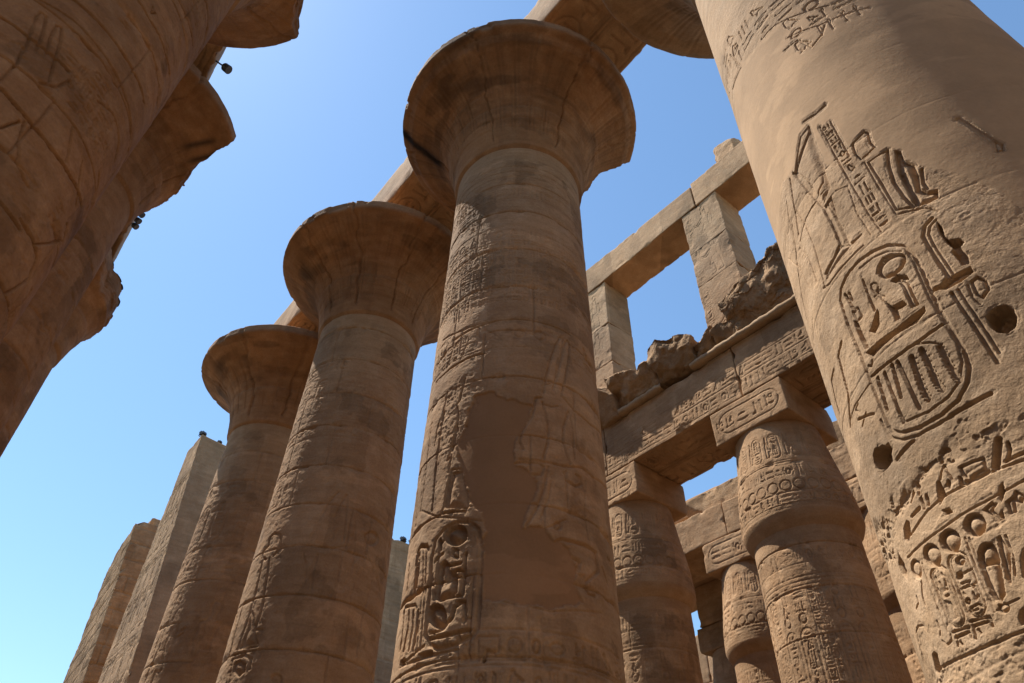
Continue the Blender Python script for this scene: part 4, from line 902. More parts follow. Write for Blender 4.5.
def great_column(key, label, rel_fn, half, z0, z1, du, mat, group=None, soot=None, capmat=None, nt=480, dz=.022):
    c = COLS[key]; ax = c['ax']
    t = thing('great_column', (ax[0], ax[1], GZ), label, 'column', 'great papyrus columns of the nave')
    rel = Relief(-half*1.6, half*1.6, z0, z1, du, seed=hash_key(key))
    if key == 'R': rel.regrid(np.concatenate([np.arange(z0, 4.3, .0058), np.arange(4.3, 6.6, .0085), np.arange(6.6, z1, .013)]))
    joints = c.setdefault('joints', [])
    rr = random.Random(hash_key(key)+5); z = -.6+rr.uniform(0, .8)
    while z < 14.0: joints.append(z); z += rr.uniform(.95, 1.25)
    jd = rel_fn(rel, [j for j in joints if z0+.1 < j < z1-.1])
    rf = lambda v: (c['r0']-c['k']*v)*(1-.10*max(0, (1.2-v)/2.8)**2)
    ztop = c['h']-2.72
    shaft('shaft', t, ax, rf, ztop, rel, mat)
    rs = rf(ztop); 
    hk = hash_key(key); cr_ = CRACKS.get(key, [(35, .02), (125, .02), (215, .02), (300, .02)])
    def carve(T, Z, Rr):
        q = np.clip((Z-(c['h']-2.3))/2.2, 0, 1); on = sstep(q*8)*sstep((Rr*0+c['h']-.02-Z)/.1)
        k = 30; w = np.abs(((T*k/(2*math.pi)) % 1)-.5)*2
        leaf = -.020*np.exp(-((w-.5)/.07)**2)-.034*np.exp(-(w/.08)**2)
        ring = 0
        for zz in (-2.05, -1.75, -1.40, -.95): ring = ring-.018*np.exp(-((Z-c['h']-zz-.012*fbm2(T*2, T*0+zz, hk, 3))/.018)**2)*sstep((fbm2(T*1.3, T*0+zz*3, hk+4, 3)+.5)/.4)
        crk = 0
        for tc, wd in cr_:
            ta = math.radians(tc)+.09*fbm2(Z*1.7+Rr*1.1, Z*0+tc*.1, hk+2, 4)
            d = np.abs(((T-ta+math.pi) % (2*math.pi))-math.pi)*Rr
            crk = crk-.09*np.exp(-(d/wd)**2)*sstep((Z-c['h']+2.5)/.2)
        chip = -(.0 if key[0] == 'L' else .06)*sstep((fbm2(T*6, Z*1.2, hk+6, 4)-.2)/.12)*np.exp(-((Z-c['h']-.12)/.22)**2)*(Rr > 2.4)
        return on*leaf*sstep((fbm2(T*2.2, Z*1.0, hk+5, 4)+.45)/.4)+ring+crk+chip
    lathe('capital', t, bell_profile(rs, c['Rc'], c['h']), capmat or mat, nt, BREAK.get(key), dz, .022, hash_key(key), carve, soot, True, key[0] == 'L')
    # neck bands are part of the capital; the abacus hides above the bell
    a = 1.22; h = c['h']+.34
    ab = block('abacus', [(ax[0]+sx*a, ax[1]+sy*a, zz) for zz in (h-.05, 18.15) for sx, sy in ((-1, -1), (1, -1), (1, 1), (-1, 1))], mat, t, .3, .05, .02, hash_key(key))
    return t
def hash_key(k): return sum(ord(ch)*(i+3) for i, ch in enumerate(k)) % 97

def rel_R(s, js):
    # the whole face was once carved; large lime repairs now cover the upper half
    ops = TRACE.get('R', [])
    s.bk = .45; s.soft = .0068; apply_trace(s, ops, 1.15, .30, .016)
    # small filler signs left between the big ones
    U, Z = np.meshgrid(s.u, s.z)
    smooth_up = [(-1.2, 9.6), (-.8, 9.15), (.4, 9.0), (2.7, 9.3), (2.7, 4.6), (1.05, 4.15), (.62, 4.35), (.35, 5.0), (.05, 5.35), (-.35, 6.0), (-1.15, 6.7), (-1.9, 6.2), (-2.2, 7.2), (-2.2, 8.9)]
    for op, par, f in ops:
        if op == 'm' and par[0] in ('rough', 'pits'):
            pts = list(zip(f[0::2], f[1::2])); s.mask(pts, s.ro, .10, .10, 3, 1.0 if par[0] == 'rough' else .35)
    car = s.h.copy()
    pl = np.zeros_like(s.pl); s.mask(smooth_up, pl, .03, .07, 7)
    cut = sstep(-car/.004)
    # keep the repairs clear of what is carved
    k = cut
    for _ in range(3): k = np.maximum.reduce([k, np.roll(k, 1, 0), np.roll(k, -1, 0), np.roll(k, 1, 1), np.roll(k, -1, 1)])
    s.pl = pl*(1-k)
    s.finish(joints=js[:], jd=.006, grain=.0035, vj=False, plaster_depth=.0, rough_amp=.022, chip=.0, flake=.0028)
    s.H -= .012*sstep(s.pl)*0
    return None
def rel_C1(s, js):
    ops = TRACE.get('C1', [])
    s.bk = .6; apply_trace(s, ops, 1.5, wk=1.15)
    for op, par, f in ops:
        if op == 'm':
            pts = list(zip(f[0::2], f[1::2]))
            if par[0] == 'plaster': s.mask(pts, s.pl, .02, .09, 3)
            if par[0] == 'rough': s.mask(pts, s.ro, .10, .12, 4, .6)
            if par[0] == 'pale': pale = np.zeros_like(s.pl); s.mask(pts, pale, .03, .05, 5)
    s.row(-2.6, 2.6, 8.05, 8.75, .016); s.row(-2.6, 2.6, 10.9, 11.35, .014)
    s.row(-2.6, 2.6, 12.3, 12.75, .014)
    for u in np.arange(-2.4, 2.5, .62):
        s.cart(u, 9.4, 10.6, .34, .016); s.column(u+.2, u+.38, 9.4, 10.6, .014)
    for zz in (13.1, 13.3, 13.5): s.stroke([(-2.7, zz), (2.7, zz)], .03, .012)
    s.finish(joints=js, jd=.042, grain=.006, rough_amp=.02, plaster_depth=.03, flake=.0045); s.tone = s.tone+.15*pale*(1-s.pl)
def rel_C2(s, js):
    apply_trace(s, TRACE.get('C2', []), 1.5)
    s.row(-2.6, 2.6, 10.0, 10.55, .018); s.row(-2.6, 2.6, 12.1, 12.6, .018)
    for u in np.arange(-2.5, 2.5, .7): s.cart(u, 10.8, 11.9, .42, .018)
    s.row(-2.6, 2.6, 3.6, 4.2, .02); s.wear(.5)
    s.finish(joints=js, jd=.05, grain=.009)
def rel_C3(s, js):
    for u in (-1.5, -.2, 1.2): s.figure(u, 5.4, 1.0, 3.0, .03)
    s.row(-2.6, 2.6, 9.0, 9.6, .022); s.row(-2.6, 2.6, 11.6, 12.1, .02)
    for u in np.arange(-2.5, 2.5, .75): s.cart(u, 10.0, 11.3, .45, .022)
    s.wear(.5); s.finish(joints=js, jd=.04, grain=.012)
def rel_L1(s, js):
    apply_trace(s, TRACE.get('L1', []), 2.0, .17, .020, .75)
    s.row(-.6, 2.6, 11.4, 11.9, .012); s.finish(joints=js, jd=.05, grain=.006)
def rel_L2(s, js):
    s.row(-2.6, 2.6, 11.2, 11.7, .02); s.figure(.9, 8.2, 1.0, 2.6, .025); s.figure(2.0, 8.2, 1.0, 2.6, .025)
    s.finish(joints=js, jd=.04, grain=.009)

def soot_C1(T, Z, Rr):
    # fire-blackened seam running in from the rim on the nave side
    d = np.abs(((T-(48+10*(Rr-2.4))+180) % 360)-180)*math.pi/180*Rr
    return np.maximum(leaves(T, Z, Rr, 1), np.clip(np.exp(-(d/.15)**2)*sstep((Rr-1.75)/.5)*1.2, 0, 1)*(.55+.45*sstep((fbm2(T*.12, Rr*4, 3, 3)+.4)/.5)))
def leaves(T, Z, Rr, seed=0):
    w = np.abs(((T*40/360) % 1)-.5)*2
    p = np.exp(-((w-.25)/.16)**2)*sstep((Rr-1.75)/.4)*sstep((3.05-Rr)/.15)*sstep((fbm2(T*.05, Rr*1.4, seed, 4)+.25)/.5)
    blot = sstep((fbm2(T*.035, Rr*2.2+Z, seed+5, 5)-.12)/.22)*sstep((Rr-1.7)/.3)
    return np.clip(.22*p+.32*blot, 0, .6)
def soot_none(T, Z, Rr): return 0*Rr
def soot_gen(centres, seed):
    def f(T, Z, Rr):
        o = leaves(T, Z, Rr, seed)
        for tc, r0, w, a in centres:
            d = np.abs(((T-tc+180) % 360)-180)*math.pi/180*Rr
            o = np.maximum(o, a*np.exp(-(d/w)**2)*np.exp(-((Rr-r0)/.35)**2)*sstep((fbm2(T*.08, Rr*3, seed+2, 4)+.35)/.5))
        return o
    return f
def soot_L2(T, Z, Rr):
    d = np.abs(((T-238+180) % 360)-180)*math.pi/180*Rr
    return .8*np.exp(-((d-.22)/.10)**2)*sstep((Rr-2.0)/.4)*sstep((3.0-Rr)/.3)
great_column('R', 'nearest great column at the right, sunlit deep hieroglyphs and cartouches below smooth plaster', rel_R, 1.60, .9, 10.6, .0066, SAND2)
great_column('C1', 'central great column with wide round capital, smooth brown plaster patch and faint two-feathered figure', rel_C1, 1.66, 2.2, 13.9, .0145, SAND, soot=soot_C1, capmat=SAND_SHADED)
great_column('C2', 'great column left of the central one, with a dark crack through its capital rim', rel_C2, 1.66, 3.6, 14.1, .021, SAND, capmat=SAND_SHADED, soot=soot_gen([(75, 2.3, .45, .75), (95, 2.7, .3, .6), (30, 2.2, .3, .5)], 12))
great_column('C3', 'farthest great column of the central row, its capital hanging over the shaded gateway pier', rel_C3, 1.66, 5.4, 14.1, .032, SAND, capmat=SAND_SHADED, nt=300, dz=.035, soot=soot_gen([(60, 2.4, .5, .75), (90, 2.6, .5, .6), (120, 2.5, .3, .5)], 15))
great_column('L1', 'huge shaded column at the top left corner, covered in pale faint carvings and cracks', rel_L1, 1.6, 4.5, 13.9, .0135, SAND_SHADED)
great_column('L2', 'shaded column behind the near left one, half of its capital broken to a sharp tip', rel_L2, 1.6, 7.5, 14.1, .03, SAND_SHADED, soot=soot_L2)
great_column('L3', 'far left column whose capital is broken down to a small rounded stump', rel_L2, 1.6, 8.0, 14.1, .04, SAND_SHADED, nt=200, dz=.04)

# ================================================================== nave architraves
AZ0, AZ1 = 18.15, 19.75
def under_cart(s):
    a = s.u[-1]; b = s.z[-1]
    s.stroke([(-a, 0), (a, 0)], .09, .06)
    for v in (-.62, .62):
        s.stroke([(-a, v-.5*b*.8), (a, v-.5*b*.8)], .04, .03); s.stroke([(-a, v+.5*b*.8), (a, v+.5*b*.8)], .04, .03)
        u = -a+.3
        while u < a-1.4:
            s.hcart(u, u+1.15, v-.36, v+.36, .04); u += 1.25
            s.cell(u, v-.34, .6, .66, .035); u += .7
def side_row(s): 
    a = s.u[-1]; b = s.z[-1]; s.row(-a+.1, a-.1, -b*.75, b*.75, .03)
def nave_arch(x0, x1, y0, y1, seed, label, under=True, jag=0):
    f = {'-z': (under_cart, .03)} if under else None
    o = block('architrave', box8(x0+.012, x1-.012, y0, y1, AZ0, AZ1), SAND, None, .14, .05, .025, seed, f, .10)
    return tag(o, label, 'architrave', 'nave architraves')
nave_arch(.88, 8.09, -7.64, -5.12, 11, 'carved stone beam joining the nearest right column to the central column')
nave_arch(8.09, 15.07, -7.55, -5.0, 12, 'stone beam running from the central column to the column with the cracked rim')
nave_arch(15.07, 22.9, -7.5, -5.05, 13, 'far stone beam ending on the farthest column of the central row')
nave_arch(7.3, 14.87, .9, 3.5, 14, 'shaded stone beam between the two nearer left columns, a round lamp hanging off it')
nave_arch(14.87, 22.6, .92, 3.5, 15, 'shaded stone beam on the broken left column, small lamps along its edge')

# ================================================================== aisle columns with closed bud capitals
def bud_r(z):
    tab = [(-1.6, 1.22), (-1.0, 1.30), (1.0, 1.335), (4, 1.31), (6.3, 1.28), (8.10, 1.245)]
    return float(np.interp(z, [a for a, _ in tab], [b for _, b in tab]))
def bud_rel_factory(fine):
    def fn(s, js):
        s.row(-3, 3, 7.40, 7.85, .015)
        for zz in (7.0, 7.1, 6.9): s.stroke([(-3, zz), (3, zz)], .02, .012)
        u = -2.6; i = 0
        while u < 2.6:
            if i % 3 < 2: s.cart(u, 4.6, 6.0, .40, .017); s.glyph('sun', u-.15, 6.05, .3, .3, .02); s.column(u-.2, u+.2, 6.3, 6.85, .016, False)
            else: s.column(u-.2, u, 4.6, 6.8, .014); s.column(u, u+.2, 4.6, 6.8, .014)
            u += .5; i += 1
        s.stroke([(-3, 4.45), (3, 4.45)], .03, .018); s.stroke([(-3, 4.35), (3, 4.35)], .02, .014)
        s.row(-3, 3, 3.65, 4.25, .016); s.row(-3, 3, 2.9, 3.5, .016)
        s.wear(.75); s.finish(joints=js, jd=.03, grain=.007, flake=.0035)
    return fn
def bud_cap_rel(s, js):
    u = -2.6
    while u < 2.6:
        s.cart(u, 10.15, 10.95, .34, .018, True, False); s.glyph('god', u+.22, 10.2, .3, .7, .018); u += .62
    for zz in (10.05, 9.98): s.stroke([(-3, zz), (3, zz)], .02, .012)
    s.row(-3, 3, 9.5, 9.92, .02, False)
    u = -2.6
    while u < 2.6:
        P = [(u+.15*math.cos(t*.42), 9.28+.15*math.sin(t*.42)) for t in range(16)]; s.stroke(P, .035, .024); u += .36
    s.row(-3, 3, 8.78, 9.08, .018, True)
    s.stroke([(-3, 8.68), (3, 8.68)], .02, .012); s.wear(.8)
    s.finish(joints=[10.0, 9.1], jd=.018, grain=.006, vj=False, flake=.0035)
def bud_cap_r(z):
    tab = [(8.28, 1.24), (8.36, 1.30), (8.48, 1.40), (8.60, 1.445), (8.8, 1.45), (9.2, 1.425), (9.6, 1.375), (10, 1.31), (10.5, 1.23), (11, 1.165), (11.4, 1.11)]
    return float(np.interp(z, [a for a, _ in tab], [b for _, b in tab]))
def abacus_face(s):
    a = s.u[-1]; b = s.z[-1]; s.hcart(-a*.86, a*.80, -b*.62, b*.62, .02); s.wear(.9)
def bud_column(X, Y, label, du, seed, zlo=3.0, detail=True, mat=SAND):
    t = thing('bud_column', (X, Y, GZ), label, 'column', 'bud capital columns of the side aisle')
    half = 1.62
    s1 = Relief(-half*1.6, half*1.6, zlo, 8.05, du, seed)
    js = []; z = .4+(seed % 7)*.1
    while z < 8.0: js.append(z); z += 1.02
    bud_rel_factory(detail)(s1, [j for j in js if j > zlo+.1])
    shaft('shaft', t, (X, Y), bud_r, 8.30, s1, mat)
    s2 = Relief(-half*1.6, half*1.6, 8.62, 11.3, du, seed+3); bud_cap_rel(s2, [])
    # the bud: lower lip, then the carved bulb
    tc = shaft('capital', t, (X, Y), bud_cap_r, 11.40, s2, mat, zbot=8.27)
    fa = {'+y': (abacus_face, max(.02, du))} if detail else None
    block('abacus', box8(X-1.17, X+1.17, Y-1.15, Y+1.15, 11.36, 12.44), mat, t, .12, .04, .012, seed, fa, .05)
    return t
bud_column(8.18, -15.65, 'bud capital column in the side aisle, its lit cartouches nearest the right great column', .016, 31)
bud_column(13.5, -15.65, 'mostly shaded bud capital column peeking out just right of the central column', .024, 32)
bud_column(8.18, -21.6, 'bud capital column in the second aisle row, glimpsed between two columns at the right', .03, 33)
bud_column(13.5, -21.6, 'small sunlit bud capital column in the gap between two nearer aisle columns', .028, 34, zlo=5)
bud_column(18.82, -27.55, 'farthest bud column low in the dark gap, lit across one diagonal edge', .045, 35, zlo=5)

# ================================================================== aisle architraves
BZ0, BZ1 = 12.46, 14.28
YF = -14.5
def arch_face(s):
    a = s.u[-1]; b = s.z[-1]
    s.row(-a+.06, a-.06, -b+.14, -b+.58, .016, True, .10, .75); s.row(-a+.06, a-.06, -b+.60, -b+1.02, .016, True, .10, .75); s.row(-a+.06, a-.06, -b+1.06, b-.06, .010, False, .12, .7); s.wear(.7, 1.6)
def arch_face_faint(s):
    a = s.u[-1]; b = s.z[-1]; s.row(-a+.1, a-.1, -b+.2, -b+.85, .010, True, .1, .6); s.wear(.2)
def arch_under(s):
    a = s.u[-1]; b = s.z[-1]; s.stroke([(-a, 0), (a, 0)], .08, .05)
    s.row(-a+.3, a-.3, -.98, -.12, .05); s.row(-a+.3, a-.3, .12, .98, .05)
def aisle_arch(x0, x1, y0, y1, z0, z1, seed, label, face=True, under=True, res=.018, amp=.014, group='aisle architraves', rnd=.035):
    f = {}
    if face: f['+y'] = (arch_face if y1 > -18 else arch_face_faint, res)
    if under: f['-z'] = (arch_under, res*1.3)
    o = block('architrave', box8(x0+.01, x1-.01, y0, y1, z0, z1), SAND, None, .13, rnd, amp, seed, f or None, .09)
    return tag(o, label, 'architrave', group)
aisle_arch(2.86, 8.18, -16.75, YF, BZ0, BZ1, 41, 'carved aisle beam passing behind the right great column, above the lit cartouche column')
aisle_arch(8.18, 13.5, -16.75, YF, BZ0, BZ1, 42, 'carved aisle beam under the dark boulder, its hieroglyph band partly in shadow')
aisle_arch(13.5, 16.6, -16.75, YF, BZ0, BZ1, 43, 'end of the aisle beam tucked behind the central column')
aisle_arch(2.86, 8.18, -22.75, -20.48, BZ0, BZ1-.35, 44, 'rear aisle beam seen in the gap right of the cartouche column', res=.04)
aisle_arch(8.18, 13.5, -22.75, -20.48, BZ0, BZ1-.55, 45, 'weathered rear aisle beam above the small sunlit bud column', res=.035, amp=.018)
aisle_arch(13.5, 17.6, -22.75, -20.48, BZ0, BZ1-.5, 46, 'left end of the rear aisle beam beside the patch of sky', res=.04, amp=.02)
aisle_arch(13.2, 19.8, -28.6, -26.4, BZ0, BZ1, 47, 'deep shaded beam over the farthest bud column', False, False)
tag(block('roof_slab', box8(13.3, 23.0, -28.6, -21.2, BZ1+.01, BZ1+.75), SAND, None, .2, .06, .03, 48, None, .1), 'dark roof slab bridging the two rear beams above the farthest bud column', 'roof slab')
# broken upper course on the rear beam
def rock(name, c8, seed, label, cat='stone block', mat=RUB, amp=.10, rnd=.16, chip=.22, res=.045, nsc=1.6, group=None, cuts=9, jag=.0):
    o = block(name, c8, mat, None, res, rnd*.4, amp*.5, seed, None, chip*.5, nsc, cuts, 0, jag); return tag(o, label, cat, group)
aisle_arch(18.82, 24.1, -34.6, -32.4, BZ0, BZ1+.7, 49, 'farthest dark beam closing the gap below the sliver of sky', False, False)
aisle_arch(24.14, 29.5, -34.6, -32.4, BZ0, BZ1+.7, 50, 'farthest beam behind the shaded bud column beside the central column', False, False)
rock('roof_slab', box8(12.2, 15.4, -22.6, -20.62, BZ1-.54, BZ1+.28), 51, 'broken slab lying on the rear aisle beam, left of the vertical crack', amp=.05, rnd=.06, chip=.14, cuts=3)
rock('roof_slab', box8(7.4, 12.12, -22.5, -20.55, BZ1-.54, BZ1+.42), 52, 'broken slab on the rear aisle beam, right of the vertical crack', amp=.05, rnd=.06, chip=.14, cuts=3)

# ------------------------------------------------------------------ cornice ledge and broken masonry above the beam
def ledge(x0, x1, seed, label):
    # a torus roll: half-round bar worn at the ends
    n = 64; k = 14; xs = np.linspace(x0, x1, n); a = np.linspace(-.5*math.pi, .5*math.pi, k)
    V = []
    for x in xs:
        r = .115+.012*math.sin(x*9+seed)+.008*math.sin(x*23)
        for t in a: V.append((x-x0, YF+.10+.9*r*math.cos(t)-(YF), .12+r*math.sin(t)))
        V.append((x-x0, -.3, .12+r)); V.append((x-x0, -.3, .12-r))
    V = np.array(V); m = k+2; Fq = []
    for i in range(n-1):
        for j in range(m): Fq.append((i*m+j, i*m+(j+1) % m, (i+1)*m+(j+1) % m, (i+1)*m+j))
    V += .014*np.stack([fbm3(V*3+seed, 5, 3)*0, fbm3(V*3+seed, 6, 3), fbm3(V*3+seed, 7, 3)], 1)
    V = np.concatenate([V, V[:m].mean(0)[None], V[-m:].mean(0)[None]]); c0 = n*m; c1 = c0+1
    for j in range(0, m): Fq.append((j, c0, c0, (j+1) % m)); 
    Fq = np.array([f for f in Fq if len(set(f)) == 4])
    o = mesh_obj('cornice_roll', V, Fq, SAND2); o.location = (x0, YF, BZ1)
    return tag(o, label, 'cornice', 'cornice roll on the aisle beam')
ledge(3.2, 9.55, 1, 'long bright cornice roll running under the broken wall at the right')
ledge(10.75, 12.6, 2, 'short bright piece of cornice roll left of the dark boulder')
def lean(x0, x1, yb0, yb1, yt0, yt1, z0, za, zb, dx=0):
    """x0..x1, back/front y at bottom and top, bottom z, top z at x0 and x1"""
    return [(x0, yb0, z0), (x1, yb0, z0), (x1, yb1, z0), (x0, yb1, z0), (x0+dx, yt0, za), (x1+dx, yt0, zb), (x1+dx, yt1, zb), (x0+dx, yt1, za)]
WALLG = 'broken masonry on the aisle beam'
ZC = BZ1+.20
rock('broken_wall', lean(4.2, 7.95, -15.2, -14.5, -15.2, -14.05, ZC, 17.0, 15.75), 61, 'jagged broken wall rising beside the clerestory pillar to the right great column', 'wall', group=WALLG, amp=.10, rnd=.14, chip=.30, cuts=2, jag=.22, res=.03)
rock('broken_wall', lean(7.6, 8.6, -15.3, -14.42, -15.3, -14.2, ZC, 15.45, 14.95), 62, 'pale rubble lump at the foot of the clerestory pillar', 'rubble', group=WALLG, amp=.10, cuts=4, jag=.14, res=.035)
rock('boulder', lean(9.15, 11.05, -15.6, -14.42, -15.5, -13.80, ZC-.02, 15.35, 16.0), 63, 'big dark boulder overhanging the aisle beam between the clerestory pillars', 'boulder', amp=.12, rnd=.22, chip=.3, cuts=8, jag=.12, res=.035)
rock('broken_wall', lean(8.5, 9.3, -15.5, -14.45, -15.5, -14.2, ZC, 15.3, 15.15), 64, 'small dark rubble between the boulder and the clerestory pillar', 'rubble', group=WALLG, amp=.10, cuts=4, jag=.14, res=.035)
rock('broken_wall', lean(10.9, 12.7, -15.4, -14.45, -15.4, -13.95, ZC, 15.3, 15.6), 65, 'overhanging broken masonry left of the dark boulder', 'wall', group=WALLG, amp=.10, chip=.25, cuts=4, jag=.16, res=.035)
rock('broken_wall', lean(12.6, 14.6, -15.4, -14.35, -15.4, -13.78, ZC-.2, 15.5, 15.9), 66, 'dark broken corner block against the central column', 'wall', group=WALLG, amp=.12)

# ================================================================== clerestory
PZ0, PZ1 = BZ1+.0, 21.18
def pillar_face(s):
    b = s.z[-1]; s.figure(-.1, -b+.1, .8, 1.7, .02); s.column(.42, .66, -b, b, .012); s.wear(.4)
def cl_pillar(x0, x1, seed, label):
    y1 = -14.56; y0 = -15.86; t = thing('clerestory_pillar', ((x0+x1)/2, (y0+y1)/2, PZ0), label, 'pillar', 'clerestory pillars')
    zs = [PZ0, 17.0+.2*(seed % 3), 18.9+.15*(seed % 2), PZ1]; fi = 0
    for a, b in zip(zs[:-1], zs[1:]):
        j = .012*((seed*7+fi) % 3-1)
        block('stone_course', box8(x0+j*.4, x1+j*.4, y0, y1+j*.3, a+.001, b-.001), SANDP, t, .05, .025, .016, seed+fi, {'+y': (pillar_face, .02)}, .07); fi += 1
    return t
cl_pillar(7.24, 8.80, 71, 'carved clerestory pillar standing clear against the sky, right of the open window')
cl_pillar(12.83, 14.35, 72, 'clerestory pillar half hidden by the right edge of the central column')
def lintel(x0, x1, z0, z1, zt, seed, label):
    c = box8(x0, x1, -15.95, -14.52, z0, z1); c[4] = (x0, -15.95, zt); c[7] = (x0, -14.52, zt)
    o = block('lintel', c, SANDP, None, .05, .03, .016, seed, None, .075); return tag(o, label, 'lintel', 'clerestory lintels')
lintel(8.14, 14.6, PZ1+.006, 22.62, 22.36, 81, 'long clerestory lintel spanning the open window between the two pillars')
lintel(2.4, 8.10, PZ1+.006, 22.5, 22.5, 82, 'clerestory lintel running right from the clear pillar, a loose stone on top')
rock('loose_stone', lean(5.95, 7.0, -15.5, -14.6, -15.3, -14.7, 22.42, 23.4, 23.85), 83, 'loose rounded stone perched on top of the clerestory lintel', 'boulder', amp=.10, rnd=.75, chip=.15, cuts=12)

# ================================================================== gateway piers and pylon wall beyond the nave
def stone_pier(name, pts_bottom, pts_top, mat, seed, label, res=.22, amp=.05, chip=.15, cat='pier', rel=None, hc=1.0):
    o = block(name, list(pts_bottom)+list(pts_top), mat, None, res, .07, amp, seed, rel, chip, .9, 0, hc); return tag(o, label, cat)
def coursed(s, hc=.62, d=.03):
    a = s.u[-1]; b = s.z[-1]; z = -b; k = 0
    while z < b:
        s.stroke([(-a, z), (a, z)], .05, d); u = -a+(.4 if k % 2 else .9)
        while u < a: s.stroke([(u, z), (u, z+hc)], .035, d); u += s.r.uniform(.9, 1.5)
        z += hc; k += 1
def scenes(s):
    a = s.u[-1]; b = s.z[-1]; coursed(s, .95, .012)
    z = -b+1
    while z < b-3.5:
        u = -a+.7
        while u < a-.4: s.figure(u, z, 1.3, 2.7, .04); u += 1.4
        s.row(-a, a, z+2.9, z+3.4, .03); z += 3.7
# near pier of the gateway: the passage side (+y) is lit, the court side (-x) is in shade
stone_pier('gateway_pier', [(29.1, -12.5, GZ), (37.5, -12.5, GZ), (37.5, -6.45, GZ), (29.1, -6.45, GZ)],
           [(31.05, -12.5, 19.0), (32.9, -12.5, 19.0), (32.9, -5.62, 19.55), (31.05, -5.62, 19.55)], SANDP, 91,
           'tall gateway pier behind the farthest column, lit carved side and shaded front', .25, .03, .10, rel={'+y': (scenes, .05)})
stone_pier('ruined_pier', [(38.2, -9.5, GZ), (47.5, -9.5, GZ), (47.5, -6.75, GZ), (38.2, -6.75, GZ)],
           [(38.6, -9.5, 18.2), (41.3, -9.5, 17.8), (41.3, -5.5, 17.0), (38.6, -5.5, 18.2)], RUB, 92,
           'ruined block-built pier at the far left, standing behind the tall gateway pier', .25, .08, .25, rel={'-x': (lambda s: coursed(s, .85, .16), .05), '+y': (lambda s: coursed(s, .85, .05), .06)})
rock('loose_stone', lean(38.8, 40.2, -7.4, -6.1, -7.1, -6.2, 18.0, 18.7, 18.6), 93, 'loose stone on top of the ruined far pier', 'boulder', amp=.1, rnd=.3)
stone_pier('pylon_wall', [(33.8, -30, GZ), (41, -30, GZ), (41, -12.6, GZ), (33.8, -12.6, GZ)],
           [(34.8, -30, 20.0), (39.5, -30, 20.0), (39.5, -12.6, 20.1), (34.8, -12.6, 20.1)], SANDP, 94,
           'grey shaded pylon wall showing in the gap left of the central column', .3, .04, .12, 'wall', {'-x': (lambda s: coursed(s, 1.05, .05), .06)})

# ================================================================== floodlights
def cyl(p0, p1, r0, r1=None, n=14):
    p0 = Vector(p0); p1 = Vector(p1); r1 = r0 if r1 is None else r1; d = (p1-p0).normalized(); a = d.orthogonal().normalized(); b = d.cross(a)
    V = [p0+(a*math.cos(t)+b*math.sin(t))*r0 for t in np.linspace(0, 2*math.pi, n, endpoint=False)]+[p1+(a*math.cos(t)+b*math.sin(t))*r1 for t in np.linspace(0, 2*math.pi, n, endpoint=False)]
    V += [p0, p1]; F = [(i, (i+1) % n, n+(i+1) % n, n+i) for i in range(n)]
    T = [(2*n, (i+1) % n, i) for i in range(n)]+[(2*n+1, n+i, n+(i+1) % n) for i in range(n)]
    return V, F+T
def pyobj(name, parts, mat, parent):
    V = []; F = []
    for v, f in parts: o = len(V); V += [tuple(p) for p in v]; F += [tuple(i+o for i in q) for q in f]
    me = bpy.data.meshes.new(name); me.from_pydata(V, [], F); me.materials.append(mat); ob = bpy.data.objects.new(name, me); col.objects.link(ob); ob.parent = parent; return ob
def bx(x0, x1, y0, y1, z0, z1):
    return [(x0, y0, z0), (x1, y0, z0), (x1, y1, z0), (x0, y1, z0), (x0, y0, z1), (x1, y0, z1), (x1, y1, z1), (x0, y1, z1)], [(0, 3, 2, 1), (4, 5, 6, 7), (0, 1, 5, 4), (1, 2, 6, 5), (2, 3, 7, 6), (3, 0, 4, 7)]
def floodlight(loc, label, s=1.0, rz=0, tilt=-.5, group='floodlights on the ruins'):
    t = thing('floodlight', loc, label, 'floodlight', group); t.rotation_euler = (0, 0, rz)
    pyobj('bracket', [bx(-.05*s, .05*s, -.05*s, .05*s, -.05*s, .08*s), bx(-.30*s, -.27*s, -.03*s, .03*s, .06*s, .42*s), bx(.27*s, .30*s, -.03*s, .03*s, .06*s, .42*s), bx(-.30*s, .30*s, -.03*s, .03*s, .05*s, .08*s)], LAMP, t)
    b = pyobj('lamp_body', [([(x*1.0, y, z) for x, y, z in bx(-.26*s, .26*s, -.12*s, .10*s, -.20*s, .20*s)[0]], bx(0, 1, 0, 1, 0, 1)[1]), bx(-.18*s, .18*s, -.24*s, -.12*s, -.13*s, .13*s)], LAMP, t)
    b.location = (0, 0, .36*s); b.rotation_euler = (tilt, 0, 0)
    g = pyobj('lamp_glass', [bx(-.22*s, .22*s, .10*s, .112*s, -.16*s, .16*s)], GLASS, b)
    return t
floodlight((31.5, -5.75, 19.62), 'floodlight on the corner of the tall gateway pier', .6, -1.2)
floodlight((31.4, -6.6, 19.55), 'smaller second floodlight on the gateway pier top, nearer the column', .4, -1.2)
floodlight((35.1, -19.35, 20.1), 'left floodlight on top of the grey pylon wall', .7, -1.3)
floodlight((35.1, -19.95, 20.1), 'right floodlight on top of the grey pylon wall, touching the central column', .7, -1.1)
def spot(loc, label, r, arm, group):
    t = thing('spot_lamp', loc, label, 'lamp', group)
    pyobj('arm', [cyl((0, 0, 0), arm, .022)], LAMP, t)
    a = Vector(arm); d = Vector((-.3, -.75, -.6)).normalized()
    h = pyobj('lamp_head', [cyl(a-d*r*1.0, a-d*r*.55, r*.55, r*.95), cyl(a-d*r*.55, a+d*r*.75, r*.95, r*1.02)], LAMP, t)
    pyobj('lamp_glass', [cyl(a+d*r*.75, a+d*r*.80, r*.9)], GLASS, t)
    return t
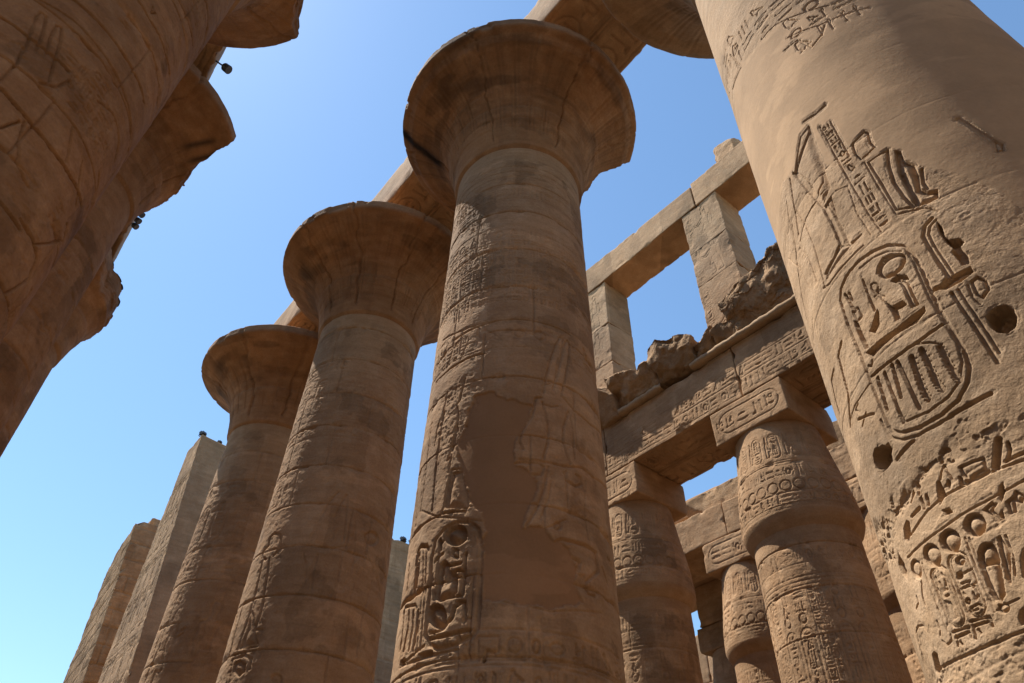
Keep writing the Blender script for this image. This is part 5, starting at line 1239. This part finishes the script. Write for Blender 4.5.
spot((11.95, .9, 18.2), 'round spot lamp hanging off the left stone beam on a short arm', .12, (-.05, -.30, -.10), None)
for i, (x, l) in enumerate(((18.98, 'lowest'), (18.70, 'second lowest'), (18.38, 'second highest'), (18.08, 'highest'))):
    spot((x, .92, 18.25), l+' of four small lamps clustered on the far left beam edge', .10, (0, -.12, -.04), 'lamps on the far left beam')

# ================================================================== unseen rest of the hall, added to hold back sky light and bounce
def copy_tree(o, loc, label=None, group=None):
    c = o.copy(); col.objects.link(c); c.location = loc
    if label: c['label'] = label
    if group: c['group'] = group
    for ch in o.children:
        d = ch.copy(); col.objects.link(d); d.parent = c
        for g2 in ch.children:
            e = g2.copy(); col.objects.link(e); e.parent = d
    return c
tops = [o for o in col.objects if o.parent is None]
far_great = [o for o in tops if o.name.startswith('great_column') and abs(o.location.x-22.0) < .1 and o.location.y < 0][0]
small_bud = [o for o in tops if o.name.startswith('bud_column') and abs(o.location.x-18.82) < .1][0]
plain_beam = [o for o in tops if o.name.startswith('architrave') and o.get('label', '').startswith('deep shaded')][0]
nave_beam = [o for o in tops if o.name.startswith('architrave') and o.get('label', '').startswith('shaded stone beam on')][0]
for x, y in ((-6.1, 2.42), (-6.1, -6.41), (-13.1, 2.42), (-13.1, -6.41)):
    copy_tree(far_great, (x, y, GZ), 'great open capital column of the nave behind the viewer')
for x, y in ((-5.9, -7.6), (-6.7, .92)):
    b = copy_tree(nave_beam, (x+3.5, y+1.29, AZ0), 'nave beam on the columns behind the viewer')
have = {(8.18, -15.65), (13.5, -15.65), (8.18, -21.6), (13.5, -21.6), (18.82, -27.55)}
for yi, y in enumerate((-15.65, -21.6, -27.55, -33.5, 11.6, 17.55, 23.5)):
    for k in range(-4, 5):
        x = 8.18+5.32*k
        if (round(x, 2), y) in have or (-33 < y < 0 and k > 2) or y == -33.5 and k > 4: continue
        copy_tree(small_bud, (x, y, GZ), 'bud capital column of the aisles, behind other columns or out of the picture')
        if y < 0 and k >= -1 and (y > -26 or k > 0): continue
        copy_tree(plain_beam, (x+2.66, y, BZ0), 'aisle beam behind other columns or out of the picture')
